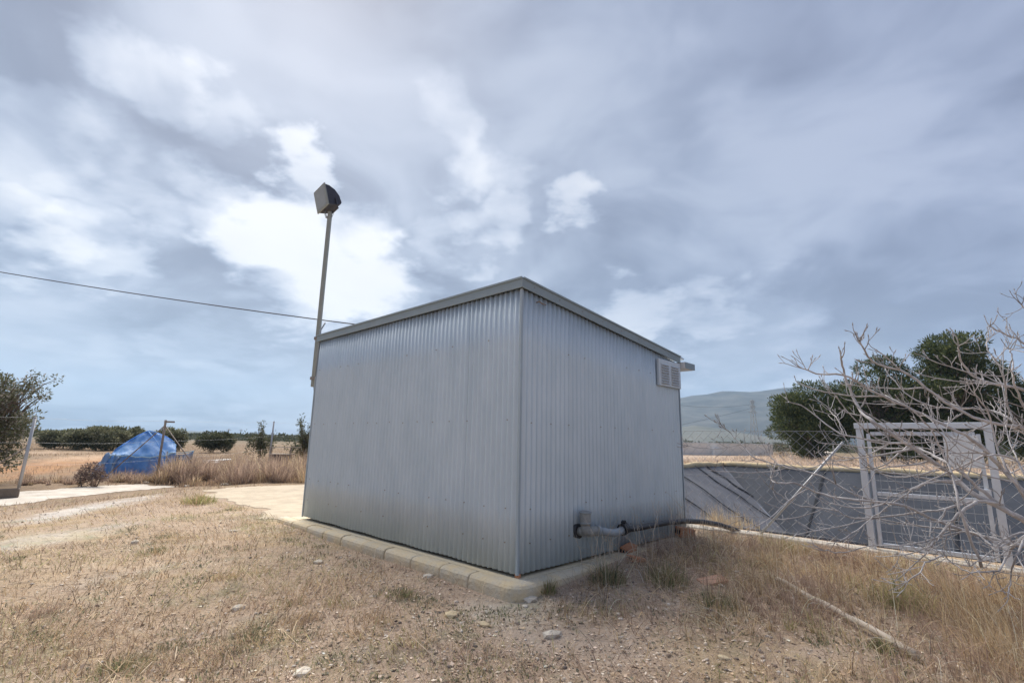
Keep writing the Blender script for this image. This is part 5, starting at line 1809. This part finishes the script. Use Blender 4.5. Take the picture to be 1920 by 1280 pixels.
def leaf_litter():
    """flat flakes of dead leaf, bark and soil crust"""
    n = 60000
    rr = 2.5 + 7.5 * rng.random(n) ** 1.5; th = rng.uniform(-0.98, 0.95, n); x, y = np.sin(th) * rr, np.cos(th) * rr
    ok = ~blocked(x, y) & (rng.random(n) < 0.75 + 0.25 * np.clip((x + 3.2) / 2.5, 0, 1)) & (rng.random(n) > 0.6 * bare_mask(x, y)); x, y = x[ok], y[ok]; n = len(x)
    nr = rand_dirs(n) * 0.45 + np.array([0, 0, 1.0])
    ax = rng.normal(0, 1, (n, 3)); ax[:, 2] *= 0.25
    col = palette(n, [(0.66, 0.53, 0.43), (0.72, 0.62, 0.51), (0.50, 0.37, 0.28), (0.33, 0.25, 0.20), (0.22, 0.19, 0.15), (0.17, 0.165, 0.12), (0.58, 0.43, 0.29)], 0.2)
    sz = 0.006 + 0.02 * rng.random(n) ** 2.5
    v, t, c = leaves(np.stack([x, y, terrain_z(x, y) + 0.006], -1), nr, ax, sz * rng.uniform(1.0, 2.2, n), sz, col)
    ob = np_mesh("leaf_litter", v, t, M["gravel"], c)
    tag(ob, "small flakes of dead leaf and soil crust on the near ground", "leaf litter", kind="stuff")


leaf_litter()

# thin seed stalks standing before the right wall
mbS = MB()
rS = np.random.default_rng(12)
for k in range(70):
    v_, u_ = rS.uniform(0.5, 3.6), rS.uniform(-0.75, -0.12)
    b = UV(u_, v_); z = tz(b[0], b[1]); h = rS.uniform(0.2, 0.62); dx, dy_ = rS.normal(0, 0.10, 2)
    mbS.tube([(b[0], b[1], z), (b[0] + dx * 0.4, b[1] + dy_ * 0.4, z + h * 0.6), (b[0] + dx * 1.4, b[1] + dy_ * 1.4, z + h)], [0.0026, 0.002, 0.001], 4, smooth=False)
    for q in range(3):
        t = rS.uniform(0.5, 0.95); p = np.array([b[0] + dx * t, b[1] + dy_ * t, z + h * t])
        mbS.tube([tuple(p), tuple(p + rS.normal(0, 0.04, 3) + [0, 0, 0.05])], [0.0016, 0.0008], 3, smooth=False)
tag(mbS.build("seed_stalks", material("straw_stalk", (0.52, 0.45, 0.36), 0.85)), "thin dry seed stalks standing before the shed's right wall", "dry stalks", kind="stuff")


def mid_field():
    """dry field and brush at middle distance"""
    Vs, Ts, Cs, o = [], [], [], 0

    def put(x, y, hmin, hmax, w, cols, lean=0.5):
        nonlocal o
        n = len(x)
        base = np.stack([x, y, terrain_z(x, y) - 0.02], -1)
        v, t, c = blades(base, rng.uniform(hmin, hmax, n), rng.uniform(0.6, 1.3, n) * w, rng.uniform(0, 6.28, n), np.clip(rng.normal(lean, 0.3, n), 0, 1.4), palette(n, cols, 0.16))
        Vs.append(v); Ts.append(t + o); Cs.append(c); o += len(v)
    # dry grass across the left field
    n = 52000
    Y = 15 + 60 * rng.random(n) ** 1.5; X = rng.uniform(-1.15, -0.15, n) * Y
    k = ~blocked(X, Y) & ~in_poly(X, Y, tp)
    soil = np.zeros(n, bool)
    for (px, py, rx, ry) in ((120, 868, 100, 17), (170, 857, 80, 10), (90, 848, 90, 6)):
        p = on_z(px, py, 0.0); q = on_z(px + rx, py, 0.0); s = on_z(px, py - ry, 0.0)
        soil |= np.hypot((X - p[0]) / np.hypot(*(q - p)[:2]), (Y - p[1]) / np.hypot(*(s - p)[:2])) < 1.0
    k &= ~(soil & (rng.random(n) < 0.95)) & ~((X < -0.74 * Y) & (Y < 25) & (rng.random(n) < 0.85))
    put(X[k], Y[k], 0.05, 0.22, 0.020, [(0.37, 0.26, 0.175), (0.31, 0.215, 0.15), (0.42, 0.31, 0.21), (0.25, 0.18, 0.135), (0.27, 0.215, 0.16)])
    # beyond the pond
    n = 30000
    u = rng.uniform(-40, 16, n); v = BV1 + 0.5 + 34 * rng.random(n) ** 1.6
    P = CORNER[None] + AX_U[None] * u[:, None] + AX_V[None] * v[:, None]
    put(P[:, 0], P[:, 1], 0.15, 0.55, 0.05, [(0.60, 0.49, 0.41), (0.66, 0.55, 0.45), (0.54, 0.43, 0.36), (0.58, 0.46, 0.34)])
    # band between shed and pond, beside the left bank
    n = 14000
    u = rng.uniform(BU1 + 0.2, 22, n); v = rng.uniform(3, 32, n)
    P = CORNER[None] + AX_U[None] * u[:, None] + AX_V[None] * v[:, None]
    put(P[:, 0], P[:, 1], 0.12, 0.4, 0.02, PURP + STRAW)
    ob = np_mesh("field_grass", np.concatenate(Vs), np.concatenate(Ts), M["grass"], np.concatenate(Cs))
    tag(ob, "dry brown grass covering the fields beyond the shed and pond", "dry grass", kind="stuff")


mid_field()


def dead_brush():
    """band of dead shrubs left of the shed: tangled twigs"""
    r = np.random.default_rng(44)
    Vs, Ts, Cs, o = [], [], [], 0
    spots = []
    for k in range(130):
        px = r.uniform(300, 600); Y = r.uniform(15.2, 21.5)
        if px < 345: Y = r.uniform(16.0, 18.0)
        spots.append((px, Y, r.uniform(0.35, 0.95)))
    for k in range(34):
        spots.append((r.uniform(215, 320), r.uniform(15.8, 17.0), r.uniform(0.18, 0.42)))
    for k in range(26):
        spots.append((r.uniform(40, 190), r.uniform(14.6, 16.0), r.uniform(0.12, 0.3)))
    for (px, Y, s) in spots:
        b = at(px, 880, Y); x, y = b[0], Y
        if blocked(np.array([x]), np.array([y]))[0]:
            continue
        z = tz(x, y); k = int(230 * s + 60)
        a = r.uniform(0, 6.28, k); q = 0.35 * s * np.sqrt(r.random(k))
        base = np.stack([x + q * np.cos(a), y + q * np.sin(a), np.full(k, z)], -1)
        cols = PURP if r.random() < 0.65 else STRAW
        v, t, c = blades(base, (0.25 + 0.85 * r.random(k) ** 1.6) * s * 1.15, r.uniform(0.006, 0.014, k), a + r.normal(0, 0.5, k), np.clip(r.normal(0.65, 0.45, k), 0, 1.5), palette(k, cols + [(0.20, 0.15, 0.125)], 0.25), curve=0.6)
        Vs.append(v); Ts.append(t + o); Cs.append(c); o += len(v)
    ob = np_mesh("dead_brush", np.concatenate(Vs), np.concatenate(Ts), M["grass"], np.concatenate(Cs))
    tag(ob, "band of brown dead brush between the tarpaulin and the shed", "dead brush", kind="stuff")


dead_brush()


def small_shrub(name, label, px, py, r_, h, cols, seed, per=9000, ln=0.06, wd=0.02):
    p = drop(px, py, 0.0); rr = np.random.default_rng(seed)
    lobes = []
    for k in range(18):
        d = rr.normal(0, 1, 3); d /= np.linalg.norm(d)
        lobes.append((d[0] * r_ * 0.7, d[1] * r_ * 0.7, h * 0.5 + d[2] * h * 0.38, r_ * 0.34, r_ * 0.34, h * 0.2))
    return tree(name, label, "bush", (p[0], p[1], p[2]), h, lobes, cols, ln, wd, per, 0.02, stems=3)


small_shrub("dead_shrub", "dark purplish dead shrub at the tarpaulin's left foot", 168, 912, 0.36, 0.62, [(0.16, 0.11, 0.105), (0.22, 0.15, 0.13), (0.12, 0.09, 0.085), (0.28, 0.21, 0.16)], 3)
small_shrub("dead_shrub", "brown shrub under the leftmost pine beyond the pond", 1468, 858, 1.3, 1.5, [(0.20, 0.135, 0.10), (0.26, 0.18, 0.13), (0.15, 0.12, 0.08)], 4, 160, 0.16, 0.05)
small_shrub("green_shrub", "low green shrub beyond the pond behind the gate", 1635, 852, 1.0, 1.1, DARKOL, 6, 160, 0.16, 0.05)
rock("rubble_heap", "pale rubble heap beyond the pond under the pines", 1552, 853, 1.0, 61, "stone", 0.6, "rubble", None)

# ------------------------------------------------------------------ the bare fig tree on the right
def fig_tree():
    r = np.random.default_rng(2024)
    base_p = at(2070, 1130, 4.7); bz = tz(base_p[0], 4.7)
    root = thing("fig_tree", "bare pale grey fig tree spreading in from the right over the gate", "tree", (base_p[0], 4.7, bz), 0)
    B = np.array([base_p[0], 4.7, bz])
    # main limbs as seen: pixel paths with a distance that drifts along each limb
    limbs = [
        ([(2060, 1095), (1990, 1020), (1920, 975), (1835, 930), (1770, 880), (1705, 835), (1640, 792), (1608, 762), (1586, 705), (1577, 672)], 4.6, 4.9, 0.036),
        ([(1900, 965), (1840, 918), (1795, 880), (1740, 850), (1700, 832), (1640, 826), (1570, 810), (1515, 768), (1478, 752)], 4.5, 5.4, 0.020),
        ([(2060, 1060), (1985, 985), (1930, 930), (1880, 880), (1840, 838), (1790, 806), (1720, 772), (1640, 735), (1588, 706), (1535, 700), (1505, 692)], 4.6, 4.3, 0.024),
        ([(2080, 1020), (2010, 925), (1955, 850), (1920, 805), (1850, 790), (1775, 755), (1700, 700), (1640, 680), (1610, 640)], 4.8, 4.2, 0.026),
        ([(2085, 1000), (2040, 880), (1990, 790), (1930, 735), (1870, 720), (1825, 705), (1802, 675), (1796, 650)], 4.9, 4.4, 0.026),
        ([(2090, 1000), (2060, 860), (2010, 740), (1965, 680), (1915, 640), (1880, 625), (1857, 612)], 4.9, 4.7, 0.024),
        ([(2090, 980), (2080, 830), (2040, 700), (1985, 620), (1940, 590), (1915, 572)], 4.9, 5.0, 0.024),
        ([(2050, 1105), (1975, 1035), (1900, 1020), (1830, 1000), (1755, 975), (1690, 945), (1610, 938), (1540, 925), (1490, 905), (1455, 905), (1445, 893)], 4.4, 5.0, 0.022),
        ([(1880, 945), (1830, 940), (1760, 955), (1690, 965), (1610, 972), (1560, 955), (1500, 948), (1465, 930), (1450, 918)], 4.5, 5.2, 0.013),
        ([(1640, 938), (1600, 925), (1540, 892), (1480, 875), (1420, 860), (1395, 838), (1372, 815), (1352, 795)], 5.0, 5.6, 0.013),
        ([(1830, 940), (1795, 965), (1760, 1005), (1735, 1030)], 4.5, 4.4, 0.018),
        ([(1870, 1035), (1830, 1000), (1790, 1000), (1700, 1020), (1640, 1022), (1580, 1035), (1545, 1030)], 4.3, 4.8, 0.010),
        ([(1900, 1018), (1888, 1045), (1868, 1068), (1820, 1072), (1790, 1058), (1770, 1042)], 4.3, 4.2, 0.012),
        ([(1770, 1042), (1740, 1052), (1720, 1075), (1700, 1090)], 4.3, 4.3, 0.010),
        ([(2060, 1080), (1985, 1010), (1905, 1000), (1850, 1040), (1820, 1060)], 4.5, 4.1, 0.014),
        ([(1840, 1060), (1800, 960), (1790, 900), (1770, 850), (1740, 800), (1700, 760), (1660, 740)], 4.2, 4.1, 0.014),
        ([(1700, 835), (1660, 870), (1610, 880), (1560, 868), (1500, 880), (1460, 870), (1440, 850)], 4.9, 5.4, 0.010),
        ([(1760, 880), (1690, 895), (1640, 880), (1590, 830), (1572, 790), (1556, 770)], 4.8, 5.2, 0.010),
        ([(2060, 1000), (1990, 900), (1950, 840), (1900, 790), (1860, 770), (1800, 765), (1740, 760), (1690, 730), (1660, 690)], 5.0, 5.2, 0.018),
        ([(1905, 800), (1890, 760), (1880, 700), (1855, 660), (1850, 640)], 4.6, 4.5, 0.013),
        ([(2040, 1060), (1960, 990), (1900, 900), (1870, 840), (1855, 780), (1830, 740)], 4.3, 4.0, 0.016),
        ([(1800, 900), (1740, 905), (1700, 925), (1650, 960), (1610, 990), (1575, 1015)], 4.6, 4.7, 0.010),
        ([(1930, 1000), (1905, 1040), (1895, 1080), (1890, 1110)], 4.2, 4.1, 0.012),
        ([(2000, 1030), (1930, 905), (1900, 860), (1840, 850), (1790, 825), (1750, 790)], 4.1, 3.9, 0.014),
        ([(2060, 960), (1985, 850), (1920, 760), (1900, 710), (1900, 680), (1893, 655)], 4.4, 4.2, 0.016),
    ]
    trunk = MB(); top_ = at(2086, 965, 4.85) - B; trunk.tube([(0, 0, -0.2), (0.03, 0.0, 0.08), tuple(top_ * [0.5, 0.5, 0.45] + [0.02, 0, 0]), tuple(top_ * [0.8, 0.8, 0.75]), tuple(top_ + [0, 0, 0.06])], [0.12, 0.085, 0.07, 0.055, 0.02], 12)
    low_ = at(2055, 1085, 4.55) - B; trunk.tube([(0.0, 0, 0.0), tuple(low_ * 0.5 + [0, 0, 0.02]), tuple(low_)], [0.08, 0.055, 0.03], 10); trunk.build("trunk", M["bark"], root)

    def smooth_path(P, n):
        P = np.array(P, float); m = len(P); out = []
        for i in range(n):
            t = i / (n - 1) * (m - 1); k = min(int(t), m - 2); f = t - k
            p0, p1, p2, p3 = P[max(k - 1, 0)], P[k], P[k + 1], P[min(k + 2, m - 1)]
            out.append(0.5 * ((2 * p1) + (-p0 + p2) * f + (2 * p0 - 5 * p1 + 4 * p2 - p3) * f * f + (-p0 + 3 * p1 - 3 * p2 + p3) * f ** 3))
        return np.array(out)

    def shoot(start, d, ln, r0, lvl, mb):
        """a curved shoot that bends upwards to its tip, with stubby spurs"""
        n = 8; pts = [np.array(start, float)]; d = d / np.linalg.norm(d)
        for i in range(n - 1):
            d = d + np.array([0, 0, 0.07 if lvl < 3 else 0.03]) + r.normal(0, 0.12, 3); d /= np.linalg.norm(d)
            pts.append(pts[-1] + d * ln / (n - 1))
        rad = np.linspace(r0, max(0.0026, r0 * 0.5), n)
        mb.tube(pts, list(rad), 6 if r0 > 0.006 else 5)
        if r0 < 0.012:                                      # blunt bud at the tip
            e = pts[-1]; mb.tube([tuple(e), tuple(e + d * 0.012), tuple(e + d * 0.03)], [rad[-1] * 1.5, rad[-1] * 1.6, rad[-1] * 0.3], 5)
        if lvl < 3:
            for k in range(r.integers(0, 3) if lvl == 1 else r.integers(0, 2)):
                i = r.integers(2, n - 1)
                side = np.cross(d, r.normal(0, 1, 3)); side /= np.linalg.norm(side) + 1e-9
                nd = (pts[i] - pts[i - 1]); nd = nd / np.linalg.norm(nd) * 0.7 + side * 0.75 + np.array([0, 0, 0.3])
                shoot(pts[i], nd, ln * r.uniform(0.35, 0.7), rad[i] * 0.7, lvl + 1, mb)

    for li, (pp, Ya, Yb, r0) in enumerate(limbs):
        m = len(pp)
        P3 = [at(x, y, Ya + (Yb - Ya) * i / (m - 1) + 0.10 * math.sin(i * 1.9 + li)) - B for i, (x, y) in enumerate(pp)]
        S = smooth_path(P3, m * 4)
        n = len(S)
        S = S + r.normal(0, 0.004, S.shape)
        rad = 0.84 * r0 * (1 - 0.72 * np.linspace(0, 1, n) ** 0.9)
        rad = np.maximum(rad, 0.0048) * (1 + 0.08 * np.sin(np.arange(n) * 1.7 + li))
        mb = MB(); mb.tube([tuple(p) for p in S], list(rad), 9)
        bo = mb.build("limb", M["bark"], root)
        tw = MB()
        k = 4 + int(n * 0.20)
        for q in range(k):
            i = int(r.integers(int(n * 0.18), n - 1))
            t = S[min(i + 1, n - 1)] - S[i - 1]; t /= np.linalg.norm(t) + 1e-9
            side = np.cross(t, r.normal(0, 1, 3)); side /= np.linalg.norm(side) + 1e-9
            d = t * r.uniform(0.3, 1.0) + side * r.uniform(0.5, 0.95) + np.array([0, 0, r.uniform(-0.3, 0.25)])
            shoot(S[i], d, r.uniform(0.08, 0.17 + 0.22 * (1 - i / n)), min(rad[i] * 0.6, 0.0075), 1, tw)
        if r0 >= 0.013 and li not in (4, 5, 6, 24):
            for q in range(3 if r0 > 0.018 else 2):
                i = int(n * r.uniform(0.3, 0.8)); t = S[min(i + 1, n - 1)] - S[i - 1]; t /= np.linalg.norm(t) + 1e-9
                d = t + np.array([r.normal(-0.35, 0.3), r.normal(0, 0.35), r.normal(-0.45, 0.3)]); d /= np.linalg.norm(d)
                ln_ = r.uniform(0.45, 0.95); m_ = 14; pts = [S[i]]
                for w_ in range(m_ - 1):
                    d = d + np.array([-0.015, 0, 0.022]) + r.normal(0, 0.06, 3); d /= np.linalg.norm(d); pts.append(pts[-1] + d * ln_ / (m_ - 1))
                rb_ = np.linspace(min(rad[i] * 0.7, 0.0105), 0.0038, m_)
                sb = MB(); sb.tube(pts, list(rb_), 7); sb.build("branch", M["bark"], bo)
                for w_ in range(5):
                    k2 = int(r.integers(3, m_ - 1)); tt = pts[k2 + 1 if k2 + 1 < m_ else k2] - pts[k2 - 1]; tt /= np.linalg.norm(tt)
                    sd_ = np.cross(tt, r.normal(0, 1, 3)); sd_ /= np.linalg.norm(sd_) + 1e-9
                    shoot(pts[k2], tt * 0.7 + sd_ * 0.7 + np.array([0, 0, 0.15]), r.uniform(0.05, 0.2), rb_[k2] * 0.7, 2, tw)
                shoot(pts[-1], d, 0.06, 0.0035, 3, tw)
        # the limb's own forked end
        t = S[-1] - S[-3]; t /= np.linalg.norm(t) + 1e-9
        for q in range(3):
            shoot(S[-1], t + r.normal(0, 0.45, 3) + np.array([0, 0, 0.25]), r.uniform(0.08, 0.22), rad[-1] * 0.8, 2, tw)
        to = tw.build("twigs", M["bark"] if li % 3 else M["twig"], bo); to["kind"] = "stuff"
    # limb roots run into the trunk head
    return root


fig_tree()

# ------------------------------------------------------------------ haze
hz = MB(); hz.box((0, 1200, 180), (6400, 5200, 374))
haze_mat = bpy.data.materials.new("haze_air"); haze_mat.use_nodes = True
nt = haze_mat.node_tree
for n_ in list(nt.nodes):
    if n_.type == "BSDF_PRINCIPLED": nt.nodes.remove(n_)
vp = nt.nodes.new("ShaderNodeVolumePrincipled")
vp.inputs["Color"].default_value = (0.45, 0.70, 1.0, 1)
vp.inputs["Density"].default_value = 0.00017
vp.inputs["Anisotropy"].default_value = 0.2
nt.links.new(vp.outputs[0], nt.nodes["Material Output"].inputs["Volume"])
haze = hz.build("haze", haze_mat)
tag(haze, "thin blue haze over the distant hills", "haze", kind="stuff")
